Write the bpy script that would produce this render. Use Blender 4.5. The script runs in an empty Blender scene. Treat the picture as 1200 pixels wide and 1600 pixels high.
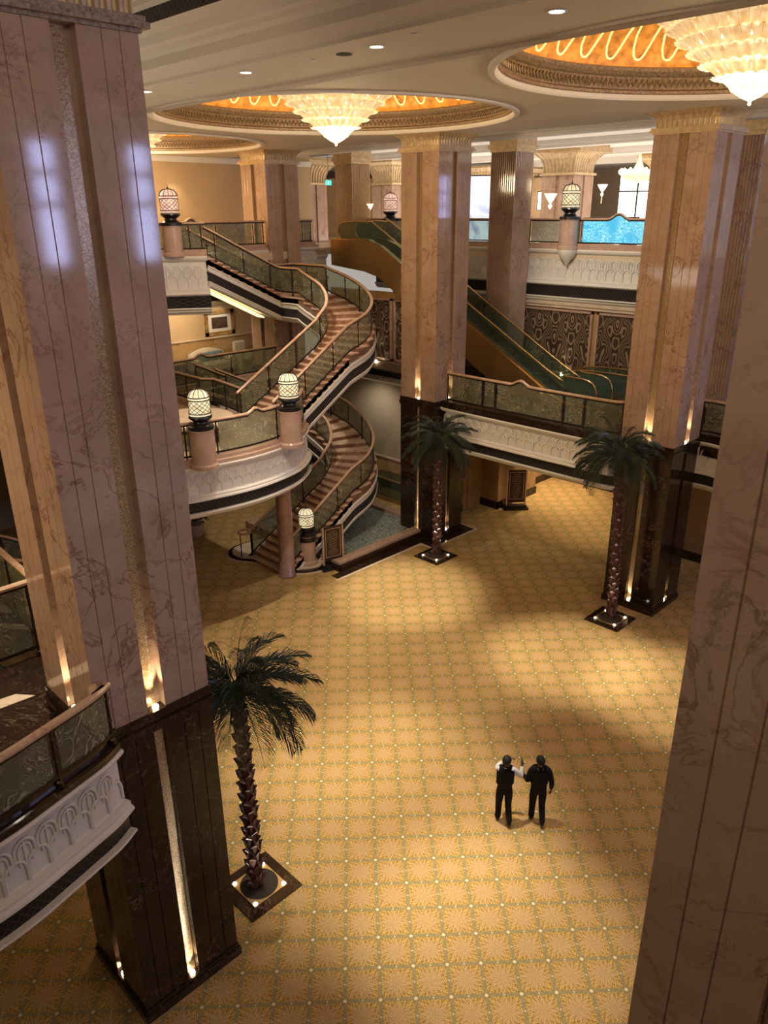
import bpy, bmesh, math, random
from mathutils import Vector, Matrix
random.seed(7)
PI = math.pi
S2 = math.sqrt(2)
sc = bpy.context.scene
COL = sc.collection
# ------------------------------------------------------------------ camera, world, exposure
# frame: x and y run along the building's axes (columns stand square to them), z up, main carpet at z = 0
EYE = 12.0
PITCH, ROLL, FPX = 0.374878, -0.0080008, 1197.02
cd = bpy.data.cameras.new('camera'); cam = bpy.data.objects.new('camera', cd); COL.objects.link(cam)
def _toarch(v): return Vector(((v[0]+v[1])/S2, (v[1]-v[0])/S2, v[2]))
_fw = Vector((0, math.cos(PITCH), -math.sin(PITCH))); _up = Vector((0, math.sin(PITCH), math.cos(PITCH))); _r = Vector((1, 0, 0))
_r2 = _r*math.cos(ROLL)+_up*math.sin(ROLL); _u2 = -_r*math.sin(ROLL)+_up*math.cos(ROLL)
_m = Matrix([_toarch(_r2), _toarch(_u2), _toarch(-_fw)]).transposed().to_4x4(); _m.translation = (0, 0, EYE)
cam.matrix_world = _m
cd.sensor_fit = 'HORIZONTAL'; cd.sensor_width = 36; cd.lens = 36*FPX/1200; cd.clip_end = 400; cd.clip_start = .05
sc.camera = cam
w = bpy.data.worlds.new('world'); sc.world = w; w.use_nodes = True
w.node_tree.nodes['Background'].inputs[0].default_value = (1.0, .91, .83, 1)
w.node_tree.nodes['Background'].inputs[1].default_value = .33
sc.view_settings.view_transform = 'Standard'; sc.view_settings.look = 'None'
sc.view_settings.exposure = 0.38; sc.view_settings.gamma = 1.0; sc.view_settings.use_curve_mapping = False
sc.cycles.max_bounces = 5; sc.cycles.diffuse_bounces = 3; sc.cycles.glossy_bounces = 2; sc.cycles.transmission_bounces = 3
sc.cycles.transparent_max_bounces = 12; sc.cycles.caustics_reflective = False; sc.cycles.caustics_refractive = False
sc.cycles.sample_clamp_indirect = 4.0

def light(kind, name, loc, energy, color=(1, .8, .55), target=None, **kw):
    ld = bpy.data.lights.new(name, kind); ld.energy = energy; ld.color = color
    for k, v in kw.items(): setattr(ld, k, v)
    o = bpy.data.objects.new(name, ld); COL.objects.link(o); o.location = loc
    if target is not None:
        o.rotation_euler = (Vector(target)-Vector(loc)).to_track_quat('-Z', 'Y').to_euler()
    return o
WARM = (1, .76, .47); NEUT = (1, .9, .76)
# ceiling downlights over the carpet: (floor point, energy, cone)
for (x, y, e, c) in [(16.9, 15.9, 5200, 26), (17.2, 9.6, 4600, 24), (17.6, 6.8, 4200, 24), (9.2, 9.2, 4600, 36), (8.4, 5.6, 3800, 26),
                     (9.9, 11.9, 2000, 26), (14.2, 12.4, 2400, 34), (3.0, 11.2, 1500, 30), (6.5, 16.0, 2900, 40), (12.4, 16.5, 1500, 30)]:
    light('SPOT', 'ceiling_spot', (x*.93+.9, y, 14.1), e*1.3, (1, .89, .70), (x, y, 0), spot_size=math.radians(c), spot_blend=.9, shadow_soft_size=.12)
for (x, y, e) in [(28.5, 17.6, 650), (26.5, 13.5, 260), (25, 16, 120)]:
    light('SPOT', 'soffit_spot', (x, y, 3.6), e, WARM, (x, y, 0), spot_size=math.radians(110), spot_blend=.9, shadow_soft_size=.1)
# area lights for the lobby behind and upper rooms, with unseen fills added
light('AREA', 'soffit_fill_light', (5, 16, 9.0), 150, NEUT, (5.5, 15.5, 15), size=4)  # unseen upward fill, added to lift the near ceiling strips
light('AREA', 'west_fill_light', (-5.5, 12, 9.5), 85, (1, .70, .40), (4, 11, 9), size=5, spread=math.radians(70))  # unseen warm fill, added for the broad column's left face
light('AREA', 'lobby_ceiling_light', (1.5, 3.0, 15.2), 150, (1, .8, .6), (6, 8, 0), size=5)
light('AREA', 'reception_fill', (38, 20, 14.4), 1150, (1, .93, .85), (38, 20, 0), shape='RECTANGLE', size=16, size_y=26)  # fill added to brighten the far hall from above
light('AREA', 'reception_up_fill', (36, 22, 10.5), 900, (1, .93, .85), (36, 22, 20), shape='RECTANGLE', size=14, size_y=26)  # upward fill added to brighten the pale far ceiling
light('AREA', 'upper_west_light', (16, 30.6, 14.0), 180, WARM, (17, 32.9, 10), size=3)
light('AREA', 'lounge_light', (18, 29.5, 8.1), 90, WARM, (18, 31, 5), size=2.5)

for (p, q, e, c) in [((17, 22, 14.2), (18.5, 22.5, 6), 1500, 60), ((13, 19.5, 14.2), (13, 20, 5), 1100, 50), ((24, 15, 10.1), (23, 14, 5), 420, 120), ((22.4, 24, 4.9), (24, 24, 2), 110, 130), ((24.3, 23, 10.1), (24, 23, 5), 160, 120), ((22.5, 30, 8.2), (20, 28, 5), 60, 100), ((2, 12, 14), (1, 9, 5), 300, 60), ((14, 14.4, 14.2), (20.8, 14.4, 4.7), 900, 34), ((8.6, 12.5, 14.0), (15.5, 19.5, 4.5), 1700, 44), ((22.0, 16, 14.1), (28, 16.5, 9.6), 900, 60), ((13, 20, 14.1), (16, 26.5, 9.6), 500, 50), ((17, 26, 13.9), (18, 26, 9), 500, 60)]:
    light('SPOT', 'fill_spot', p, e, NEUT, q, spot_size=math.radians(c), spot_blend=.9, shadow_soft_size=.15)  # added fill spots without fittings, lifting stairs, bridge, fascias and walls
for x in (14.5, 16.3, 18.1, 19.9, 24.5):
    light('SPOT', 'wall_wash', (x, 32.5, 13.9), 55, WARM, (x, 33.1, 11.5), spot_size=math.radians(70), spot_blend=.7, shadow_soft_size=.03)
# ------------------------------------------------------------------ node helpers
class NB:
    def __init__(s, name):
        s.m = bpy.data.materials.new(name); s.m.use_nodes = True; s.t = s.m.node_tree; s.n = s.t.nodes; s.l = s.t.links
        s.b = s.n['Principled BSDF']; s.out = s.n['Material Output']
    def new(s, t, **kw):
        x = s.n.new(t)
        for k, v in kw.items(): setattr(x, k, v)
        return x
    def put(s, sock, v):
        if hasattr(v, 'is_linked') or isinstance(v, bpy.types.NodeSocket): s.l.new(v, sock)
        else:
            if isinstance(v, (tuple, list)) and len(v) == 3 and sock.type == 'RGBA': v = (*v, 1)
            sock.default_value = v
    def M(s, op, a, b=0.0, c=None):
        x = s.new('ShaderNodeMath', operation=op); s.put(x.inputs[0], a); s.put(x.inputs[1], b)
        if c is not None: s.put(x.inputs[2], c)
        return x.outputs[0]
    def mix(s, f, a, b):
        x = s.new('ShaderNodeMix', data_type='RGBA'); s.put(x.inputs[0], f); s.put(x.inputs[6], a); s.put(x.inputs[7], b); return x.outputs[2]
    def coord(s, kind='Object', scale=None, rot=None, loc=None):
        c = s.new('ShaderNodeTexCoord').outputs[kind]
        if scale or rot or loc:
            mp = s.new('ShaderNodeMapping'); s.l.new(c, mp.inputs[0])
            if loc: mp.inputs[1].default_value = loc
            if rot: mp.inputs[2].default_value = rot
            if scale: mp.inputs[3].default_value = scale
            c = mp.outputs[0]
        return c
    def xyz(s, v):
        x = s.new('ShaderNodeSeparateXYZ'); s.l.new(v, x.inputs[0]); return x.outputs
    def noise(s, v, scale, detail=4, rough=.55, dist=0.0, out=0):
        x = s.new('ShaderNodeTexNoise'); s.l.new(v, x.inputs['Vector']); x.inputs['Scale'].default_value = scale
        x.inputs['Detail'].default_value = detail; x.inputs['Roughness'].default_value = rough; x.inputs['Distortion'].default_value = dist
        return x.outputs[out]
    def ramp(s, f, stops):
        x = s.new('ShaderNodeValToRGB'); s.put(x.inputs[0], f); e = x.color_ramp.elements
        e[0].position, e[0].color = stops[0][0], (*stops[0][1], 1) if len(stops[0][1]) == 3 else stops[0][1]
        e[1].position, e[1].color = stops[-1][0], (*stops[-1][1], 1)
        for p, c in stops[1:-1]:
            k = e.new(p); k.color = (*c, 1)
        return x.outputs[0]
    def step(s, v, a, b):   # smooth 0..1 between a and b
        x = s.new('ShaderNodeMapRange'); s.put(x.inputs[0], v); x.inputs[1].default_value = a; x.inputs[2].default_value = b; x.clamp = True
        return x.outputs[0]
    def bump(s, h, strength=.3, dist=.01):
        x = s.new('ShaderNodeBump'); s.put(x.inputs['Height'], h); x.inputs['Strength'].default_value = strength; x.inputs['Distance'].default_value = dist
        s.l.new(x.outputs[0], s.b.inputs['Normal'])
    def fin(s, color=None, rough=None, metal=None, spec=None, **kw):
        if color is not None: s.put(s.b.inputs['Base Color'], color)
        if rough is not None: s.put(s.b.inputs['Roughness'], rough)
        if metal is not None: s.put(s.b.inputs['Metallic'], metal)
        if spec is not None: s.put(s.b.inputs['Specular IOR Level'], spec)
        return s.m
def plain(name, c, rough=.5, metal=0, spec=.5, em=None, es=0, var=.12, vs=3.0):
    n = NB(name)
    k = n.noise(n.coord(), vs, 3)
    col = n.mix(n.step(k, .3, .7), tuple(x*(1-var) for x in c), tuple(min(1, x*(1+var)) for x in c))
    n.fin(col, rough, metal, spec)
    if em: n.b.inputs['Emission Color'].default_value = (*em, 1); n.b.inputs['Emission Strength'].default_value = es
    return n.m
def marble(name, c1, c2, vein, scale=.9, rough=.12, veinw=.03, vein2=None, amt=.8):
    n = NB(name); v = n.coord()
    base = n.mix(n.step(n.noise(v, scale*1.3, 6, .6, .6), .3, .7), c1, c2)
    a = n.M('ABSOLUTE', n.M('SUBTRACT', n.noise(v, scale*1.6, 7, .62, .9), .5))
    f = n.M('MULTIPLY', n.M('SUBTRACT', 1.0, n.step(a, 0.0, veinw)), n.step(n.noise(v, scale*.8, 3), .42, .62))
    a2 = n.M('ABSOLUTE', n.M('SUBTRACT', n.noise(v, scale*4.2, 6, .6, 1.2), .52))
    f2 = n.M('MULTIPLY', n.M('SUBTRACT', 1.0, n.step(a2, 0.0, veinw*.8)), n.step(n.noise(v, scale*2, 3), .45, .65))
    col = n.mix(n.M('MULTIPLY', f, amt), base, vein); col = n.mix(n.M('MULTIPLY', f2, amt*.7), col, vein2 or vein)
    return n.fin(col, rough, 0, .5)
MT = {}
MT['pink'] = marble('rose_marble', (.40, .265, .19), (.51, .36, .26), (.19, .075, .05), .9, .07, .026, amt=.8)
MT['dark'] = marble('dark_emperador_marble', (.016, .009, .006), (.036, .019, .012), (.30, .21, .15), .9, .10, .010, amt=.55)
MT['rosa'] = marble('polished_rose_marble_trim', (.43, .28, .20), (.55, .38, .28), (.34, .18, .12), 2.0, .2, .03)
MT['cream'] = marble('cream_marble', (.66, .52, .37), (.74, .60, .45), (.45, .3, .18), 1.5, .2, .03)
MT['tan'] = marble('amber_marble', (.42, .26, .12), (.52, .34, .17), (.22, .12, .05), 1.1, .2, .03)
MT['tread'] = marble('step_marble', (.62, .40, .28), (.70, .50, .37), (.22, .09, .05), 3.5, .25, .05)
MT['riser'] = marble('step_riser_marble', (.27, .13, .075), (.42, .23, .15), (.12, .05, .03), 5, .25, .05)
MT['plaster'] = plain('white_plaster', (.72, .67, .60), .6, 0, .3, var=.03)
MT['ceil'] = plain('ceiling_plaster', (.60, .53, .44), .8, 0, .2, var=.03, vs=.5)
MT['ceil2'] = plain('reception_ceiling_paint', (.78, .75, .70), .8, 0, .2, var=.03, vs=.5)
MT['wallp'] = plain('beige_wall_fabric', (.55, .40, .24), .8, 0, .2, var=.05, vs=1.0)
MT['wallg'] = plain('taupe_wall_fabric', (.36, .29, .20), .8, 0, .2, var=.05, vs=1.0)
MT['bronze'] = plain('dark_bronze', (.05, .035, .025), .35, .8, .5)
MT['brass'] = plain('polished_brass', (.72, .50, .25), .22, 1, .5)
MT['clad'] = plain('bronze_escalator_cladding', (.42, .25, .10), .38, .75, .5, var=.06)
MT['rail'] = marble('handrail_veneer', (.52, .33, .21), (.62, .42, .29), (.38, .2, .1), 4, .25, .04)
MT['black'] = plain('black_lacquer', (.012, .010, .009), .3, 0, .5)
MT['gold'] = plain('gilded_plaster', (.50, .30, .11), .42, .45, .5, var=.45, vs=5)
MT['goldmold'] = plain('antique_gilt_moulding', (.30, .215, .135), .5, .3, .5, var=.5, vs=22)
MT['cap'] = plain('gilded_capital', (.62, .46, .26), .38, .35, .5, var=.2, vs=6)
MT['soil'] = plain('dark_gravel', (.05, .04, .03), .9, 0, .2, var=.6, vs=60)
MT['wood'] = plain('dark_mahogany', (.035, .014, .009), .35, 0, .4)
MT['sofa'] = plain('cream_upholstery', (.50, .45, .36), .9, 0, .2)
MT['cushion'] = plain('slate_blue_fabric', (.12, .17, .20), .9, 0, .2)
MT['green'] = plain('dark_foliage', (.035, .075, .035), .5, 0, .3, var=.4)
MT['steel'] = plain('comb_plate_steel', (.35, .36, .34), .35, .9, .5)
MT['lampw'] = plain('lit_lens', (1, .95, .85), .4, em=(1, .93, .8), es=9)
MT['lampw2'] = plain('uplighter_lens', (1, .9, .7), .4, em=(1, .84, .55), es=14)
# carpet ----------------------------------------------------------------
def carpet():
    n = NB('gold_patterned_carpet'); v = n.coord()
    x, y, z = n.xyz(v)
    T = .58; a = math.radians(-45)+.0359; ca, sa = math.cos(a), math.sin(a)
    ox, oy = (-1.20664*T+15.015*T)/S2, (15.015*T+1.20664*T)/S2
    dx = n.M('SUBTRACT', x, ox); dy = n.M('SUBTRACT', y, oy)
    A = n.M('DIVIDE', n.M('ADD', n.M('MULTIPLY', dx, ca), n.M('MULTIPLY', dy, sa)), T)
    B = n.M('DIVIDE', n.M('ADD', n.M('MULTIPLY', dx, -sa), n.M('MULTIPLY', dy, ca)), T)
    fa = n.M('SUBTRACT', n.M('FRACT', A), .5); fb = n.M('SUBTRACT', n.M('FRACT', B), .5)
    aa = n.M('ABSOLUTE', fa); ab = n.M('ABSOLUTE', fb)
    mx = n.M('MAXIMUM', aa, ab)
    band = n.step(mx, .432, .448)
    ca_ = n.M('SUBTRACT', .5, aa); cb_ = n.M('SUBTRACT', .5, ab)
    cr = n.M('SQRT', n.M('ADD', n.M('MULTIPLY', ca_, ca_), n.M('MULTIPLY', cb_, cb_)))
    mna = n.M('SQRT', n.M('ADD', n.M('MULTIPLY', ca_, ca_), n.M('MULTIPLY', ab, ab)))
    mnb = n.M('SQRT', n.M('ADD', n.M('MULTIPLY', cb_, cb_), n.M('MULTIPLY', aa, aa)))
    r = n.M('SQRT', n.M('ADD', n.M('MULTIPLY', fa, fa), n.M('MULTIPLY', fb, fb)))
    th = n.M('ARCTAN2', fb, fa)
    wob = n.noise(v, 22, 2)
    pet = n.M('COSINE', n.M('ADD', n.M('MULTIPLY', th, 8.0), n.M('MULTIPLY', wob, 1.5)))
    st = n.M('ADD', n.M('MULTIPLY', th, 24.0), n.M('MULTIPLY', n.M('SINE', n.M('MULTIPLY', r, 34.0)), 2.2))
    leaf = n.M('MULTIPLY', n.M('SINE', st), n.M('SINE', n.M('ADD', n.M('MULTIPLY', r, 58.0), n.M('MULTIPLY', pet, 1.6))))
    leaf = n.M('ADD', leaf, n.M('MULTIPLY', n.M('SUBTRACT', n.noise(v, 28, 2), .5), 1.6))
    fl = n.step(n.M('SUBTRACT', n.M('ADD', .36, n.M('MULTIPLY', pet, .05)), r), -.10, .10)
    gold = n.mix(n.step(leaf, -.5, .6), (.26, .125, .016), (.62, .42, .13))
    rose = n.mix(n.step(leaf, -.6, .6), (.36, .205, .07), (.62, .42, .22))
    col = n.mix(fl, gold, rose)
    fine = n.noise(v, 60, 3, .7)
    col = n.mix(n.M('MULTIPLY', n.step(fine, .45, .7), .35), col, (.64, .47, .21))
    col = n.mix(n.M('MULTIPLY', band, .75), col, (.27, .235, .13))
    vine = n.M('MULTIPLY', n.M('SUBTRACT', 1.0, n.step(n.M('ABSOLUTE', n.M('SUBTRACT', mx, .415)), .004, .012)), .8)
    col = n.mix(n.M('MULTIPLY', vine, .45), col, (.62, .42, .16))
    star = n.M('SUBTRACT', 1.0, n.step(n.M('ADD', cr, n.M('MULTIPLY', n.M('COSINE', n.M('MULTIPLY', n.M('ARCTAN2', cb_, ca_), 8.0)), .012)), .042, .056))
    dots = n.M('SUBTRACT', 1.0, n.step(n.M('MINIMUM', mna, mnb), .020, .032))
    col = n.mix(n.M('MAXIMUM', star, n.M('MULTIPLY', dots, .7)), col, (.80, .66, .40))
    n.bump(n.M('ADD', fine, n.M('MULTIPLY', leaf, .2)), .4, .01)
    return n.fin(col, .95, 0, .1)
MT['carpet'] = carpet()
def lattice():   # dark fretwork frieze
    n = NB('black_lattice_frieze'); x, y, z = n.xyz(n.coord())
    s = n.M('ADD', x, n.M('MULTIPLY', y, 1.0)); k = 22.0
    a = n.M('SINE', n.M('MULTIPLY', n.M('ADD', s, z), k)); b = n.M('SINE', n.M('MULTIPLY', n.M('SUBTRACT', s, z), k))
    h = n.M('MAXIMUM', n.M('ABSOLUTE', a), n.M('ABSOLUTE', b)); f = n.step(h, .93, .99)
    n.bump(f, .8, .02)
    return n.fin(n.mix(f, (.012, .009, .008), (.05, .04, .034)), .4, 0, .4)
MT['lattice'] = lattice()
def etched(name, c1, c2, alpha, k=1.0, em=None, es=0, rough=.2):
    n = NB(name); v = n.coord()
    d = n.noise(v, 1.6*k, 2, .5, 0, 1)
    sw = n.M('ABSOLUTE', n.M('SINE', n.M('MULTIPLY', n.noise(v, 1.9*k, 1.5, .45, 2.2), 34.0)))
    f = n.M('MULTIPLY', n.step(sw, .93, 1.0), n.step(n.noise(v, 1.7*k, 2), .36, .50))
    n.bump(f, .6, .01)
    col = n.mix(f, c1, c2); n.fin(col, n.M('ADD', rough, n.M('MULTIPLY', f, .3)), 0, .6)
    if em: n.put(n.b.inputs['Emission Color'], n.mix(f, em, tuple(min(1, q*1.3+.38) for q in em))); n.b.inputs['Emission Strength'].default_value = es
    tr = n.new('ShaderNodeBsdfTransparent'); tr.inputs[0].default_value = (.8, .85, .75, 1)
    mx = n.new('ShaderNodeMixShader'); n.put(mx.inputs[0], n.M('ADD', alpha, n.M('MULTIPLY', f, (1-alpha)*.6)))
    n.l.new(tr.outputs[0], mx.inputs[1]); n.l.new(n.b.outputs[0], mx.inputs[2]); n.l.new(mx.outputs[0], n.out.inputs[0])
    return n.m
MT['glass'] = etched('etched_olive_glass', (.22, .205, .14), (.50, .47, .34), .36)
MT['glassl'] = etched('etched_pale_glass', (.38, .33, .20), (.66, .60, .44), .55)
MT['glassw'] = etched('etched_glass_pale_reflection', (.50, .47, .42), (.85, .83, .78), .6)  # pale base colour stands for light reflected in this pane
MT['glassb'] = etched('daylight_glow_etched_glass', (.05, .2, .3), (.5, .8, .9), .85, 1.0, (.05, .36, .58), 1.0)  # blue window light on this pane is put into its emission
def clearglass():
    n = NB('green_tinted_balustrade_glass'); n.fin((.16, .21, .17), .04, 0, .8)
    tr = n.new('ShaderNodeBsdfTransparent'); tr.inputs[0].default_value = (.74, .82, .76, 1)
    mx = n.new('ShaderNodeMixShader'); mx.inputs[0].default_value = .22
    n.l.new(tr.outputs[0], mx.inputs[1]); n.l.new(n.b.outputs[0], mx.inputs[2]); n.l.new(mx.outputs[0], n.out.inputs[0])
    return n.m
MT['escglass'] = clearglass()
def water():
    n = NB('pool_mosaic_under_water'); v = n.coord()
    a = n.M('ABSOLUTE', n.M('SINE', n.M('MULTIPLY', n.noise(v, 1.5, 3, .5, 2.0), 40.0)))
    f = n.step(a, .55, .8); vo = n.new('ShaderNodeTexVoronoi'); n.l.new(v, vo.inputs[0]); vo.inputs['Scale'].default_value = 9
    col = n.mix(f, (.10, .15, .14), (.40, .47, .44)); col = n.mix(n.step(vo.outputs[0], .0, .25), (.05, .07, .06), col)
    n.bump(n.noise(v, 5, 3), .1, .02)
    return n.fin(col, .06, 0, .6)
MT['water'] = water()
def mosaic():
    n = NB('gold_mosaic_tile'); v = n.coord()
    vo = n.new('ShaderNodeTexVoronoi', feature='F1'); n.l.new(v, vo.inputs[0]); vo.inputs['Scale'].default_value = 70
    wn = n.new('ShaderNodeSeparateColor'); n.l.new(vo.outputs['Color'], wn.inputs[0])
    col = n.mix(wn.outputs[0], (.30, .17, .07), (.66, .48, .27)); n.bump(vo.outputs['Color'], .9, .01)
    return n.fin(col, .22, .2, .6)
MT['mosaic'] = mosaic()
def damask():
    n = NB('carved_arabesque_panel'); x, y, z = n.xyz(n.coord())
    s = n.M('ADD', x, y)
    P_ = n.M('COSINE', n.M('MULTIPLY', s, 2*PI*.62)); W_ = n.M('MULTIPLY', z, 4.4)
    P2 = n.M('COSINE', n.M('MULTIPLY', s, 4*PI*.62))
    Q = n.M('SINE', n.M('ADD', W_, n.M('MULTIPLY', P2, .9)))
    q2 = n.M('ADD', n.M('MULTIPLY', P_, 7.0), n.M('ADD', n.M('MULTIPLY', n.M('MULTIPLY', Q, P2), 5.0), n.M('MULTIPLY', n.M('SINE', n.M('MULTIPLY', W_, .5)), 3.0)))
    a = n.M('ABSOLUTE', n.M('SINE', q2)); f = n.step(a, .80, .93)
    n.bump(f, .8, .03)
    return n.fin(n.mix(f, (.075, .043, .025), (.33, .24, .15)), .4, .2, .5)
MT['damask'] = damask()
def glow_glass(name, c, es, base=(.9, .8, .6)):
    n = NB(name); n.fin(base, .3)
    k = n.noise(n.coord(), 7, 2)
    n.put(n.b.inputs['Emission Color'], n.mix(n.step(k, .35, .65), tuple(q*w for q, w in zip(c, (.62,.50,.38))), c)); n.b.inputs['Emission Strength'].default_value = es
    return n.m
MT['chand'] = glow_glass('amber_cast_glass', (1, .76, .42), .50, (.8,.65,.42))
MT['chandhot'] = glow_glass('chandelier_bulb_glow', (1, .9, .7), 6)
MT['shade'] = glow_glass('cream_stained_glass', (1, .90, .60), .75, (.5,.45,.3))
MT['shadep'] = glow_glass('rose_stained_glass', (1, .66, .52), .75, (.5,.35,.3))
MT['cove'] = plain('cove_strip', (1, .8, .4), .5, em=(1, .50, .13), es=7.5)
MT['swag'] = plain('lit_swag_moulding', (1, .8, .5), .5, em=(1, .62, .22), es=1.1)  # raised ribs, no lamps; their lit look is given by emission
MT['cove2'] = plain('soffit_cove_strip', (1, .8, .4), .5, em=(1, .72, .34), es=1.6)
MT['sconce'] = glow_glass('frosted_sconce_glass', (1, .90, .72), 1.0)
MT['winblue'] = plain('dusk_blue_window_pane', (.1,.12,.3), .2, em=(.50,.56,1.0), es=15)
MT['winday'] = glow_glass('daylit_window_pane', (.80, .90, 1.0), 3.0)
def screenm():
    n = NB('advertising_screen_picture'); v = n.coord(); x, y, z = n.xyz(v)
    k = n.noise(v, 1.3, 3, .5, 1); zz = n.step(z, 0, 3.2)
    f = n.M('MULTIPLY', n.step(k, .46, .58), n.M('SUBTRACT', 1.0, n.step(zz, .15, .9)))
    col = n.mix(f, (.86, .90, 1.0), (.32, .30, .62))
    n.fin((.02, .02, .02), .3); n.put(n.b.inputs['Emission Color'], col); n.b.inputs['Emission Strength'].default_value = 1.0
    return n.m
MT['screen'] = screenm()
MT['frond'] = plain('dark_green_palm_leaf', (.045, .062, .042), .38, 0, .5, var=.4, vs=4)
MT['trunk'] = plain('red_brown_palm_bark', (.085, .030, .020), .38, 0, .5, var=.5, vs=14)
MT['skin'] = plain('brown_skin', (.16, .075, .045), .5)
MT['suit'] = plain('black_suit_cloth', (.008, .008, .009), .85, 0, .2)
MT['shirt'] = plain('white_shirt_cotton', (.75, .75, .74), .8, 0, .2)
MT['hair'] = plain('black_hair', (.006, .005, .005), .7)
MT['shoe'] = plain('black_leather_shoe', (.012, .010, .010), .3)
MT['sole'] = plain('tan_shoe_sole', (.22, .11, .05), .7)
MT['trunkm'] = marble('striped_rose_marble', (.33, .19, .14), (.44, .28, .21), (.18, .08, .06), 1.4, .2, .05)

# ------------------------------------------------------------------ mesh helpers
class MB:
    def __init__(s): s.v = []; s.f = []
    def add(s, vs, fs):
        b = len(s.v); s.v += [tuple(p) for p in vs]; s.f += [tuple(b+i for i in f) for f in fs]; return s
    def box(s, x0, x1, y0, y1, z0, z1):
        return s.add([(x0,y0,z0),(x1,y0,z0),(x1,y1,z0),(x0,y1,z0),(x0,y0,z1),(x1,y0,z1),(x1,y1,z1),(x0,y1,z1)],
                     [(0,3,2,1),(4,5,6,7),(0,1,5,4),(1,2,6,5),(2,3,7,6),(3,0,4,7)])
    def prism(s, poly, z0, z1):
        n = len(poly)
        return s.add([(x,y,z0) for x,y in poly]+[(x,y,z1) for x,y in poly],
                     [tuple(range(n-1,-1,-1)), tuple(range(n,2*n))]+[(i,(i+1)%n,n+(i+1)%n,n+i) for i in range(n)])
    def lathe(s, cx, cy, prof, n=24, caps=True):
        m = len(prof); vs = [(cx+r*math.cos(2*PI*i/n), cy+r*math.sin(2*PI*i/n), z) for r, z in prof for i in range(n)]
        fs = [(j*n+i, j*n+(i+1)%n, (j+1)*n+(i+1)%n, (j+1)*n+i) for j in range(m-1) for i in range(n)]
        if caps: fs += [tuple(range(n-1,-1,-1)), tuple((m-1)*n+i for i in range(n))]
        return s.add(vs, fs)
    def tube(s, pts, r, n=6, caps=True):
        pts = [Vector(p) for p in pts]; vs = []; rs = r if isinstance(r, (list, tuple)) else [r]*len(pts)
        up = Vector((0,0,1)); prev = None
        for i, p in enumerate(pts):
            d = (pts[min(i+1,len(pts)-1)]-pts[max(i-1,0)]).normalized()
            a = prev if prev is not None else (up.cross(d) if abs(d.dot(up)) < .95 else Vector((1,0,0)).cross(d))
            a = (a-d*a.dot(d)).normalized(); prev = a; b = d.cross(a)
            for k in range(n):
                t = 2*PI*k/n; vs.append(p+(a*math.cos(t)+b*math.sin(t))*rs[i])
        m = len(pts); fs = [(j*n+i, j*n+(i+1)%n, (j+1)*n+(i+1)%n, (j+1)*n+i) for j in range(m-1) for i in range(n)]
        if caps: fs += [tuple(range(n-1,-1,-1)), tuple((m-1)*n+i for i in range(n))]
        return s.add(vs, fs)
    def sweep(s, path, prof, closed=True):
        """path: (x,y[,z]); prof: (offset to the right of travel, z)"""
        P = [(*p, 0) if len(p) == 2 else p for p in path]; N = normals(P); m = len(prof); vs = []
        for p, nn in zip(P, N):
            for o, z in prof: vs.append((p[0]+nn[0]*o, p[1]+nn[1]*o, p[2]+z))
        fs = []; mm = m if closed else m-1
        for j in range(len(P)-1):
            for i in range(mm): fs.append((j*m+i, j*m+(i+1)%m, (j+1)*m+(i+1)%m, (j+1)*m+i))
        if closed: fs += [tuple(range(m-1,-1,-1)), tuple((len(P)-1)*m+i for i in range(m))]
        return s.add(vs, fs)
    def build(s, name, mat, parent=None, origin=None, smooth=False, recalc=True):
        o0 = Vector(origin) if origin is not None else (Vector(parent['_o']) if parent is not None else None)
        if o0 is None:
            xs = [p[0] for p in s.v]; ys = [p[1] for p in s.v]; zs = [p[2] for p in s.v]
            o0 = Vector(((min(xs)+max(xs))/2, (min(ys)+max(ys))/2, min(zs)))
        me = bpy.data.meshes.new(name)
        me.from_pydata([(p[0]-o0[0], p[1]-o0[1], p[2]-o0[2]) for p in s.v], [], s.f)
        if recalc:
            bm = bmesh.new(); bm.from_mesh(me); bmesh.ops.recalc_face_normals(bm, faces=bm.faces); bm.to_mesh(me); bm.free()
        if smooth:
            for p in me.polygons: p.use_smooth = True
        me.materials.append(MT[mat] if isinstance(mat, str) else mat)
        o = bpy.data.objects.new(name, me); COL.objects.link(o)
        o['_o'] = tuple(o0)
        if parent is not None: o.parent = parent
        else: o.location = o0
        return o
def normals(P):
    N = []
    n = len(P)
    for i in range(n):
        a = P[max(i-1,0)]; b = P[i]; c = P[min(i+1,n-1)]
        def nr(p, q):
            dx, dy = q[0]-p[0], q[1]-p[1]; L = math.hypot(dx, dy)
            return (dy/L, -dx/L) if L > 1e-9 else None
        n1 = nr(a, b); n2 = nr(b, c)
        if n1 is None: n1 = n2
        if n2 is None: n2 = n1
        mx, my = n1[0]+n2[0], n1[1]+n2[1]; L = math.hypot(mx, my) or 1
        mx, my = mx/L, my/L; k = 1/max(.4, mx*n1[0]+my*n1[1])
        N.append((mx*k, my*k))
    return N
def offset(path, d):
    N = normals([(*p, 0) if len(p) == 2 else p for p in path])
    return [(p[0]+n[0]*d, p[1]+n[1]*d)+tuple(p[2:]) for p, n in zip(path, N)]
def cr(pts, k=6):
    out = []
    P = [pts[0]]+list(pts)+[pts[-1]]
    for i in range(1, len(P)-2):
        for j in range(k):
            t = j/k; p0, p1, p2, p3 = P[i-1], P[i], P[i+1], P[i+2]
            out.append(tuple(.5*((2*b)+(c-a)*t+(2*a-5*b+4*c-d)*t*t+(3*b-a-3*c+d)*t**3) for a, b, c, d in zip(p0, p1, p2, p3)))
    out.append(tuple(pts[-1])); return out
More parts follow.
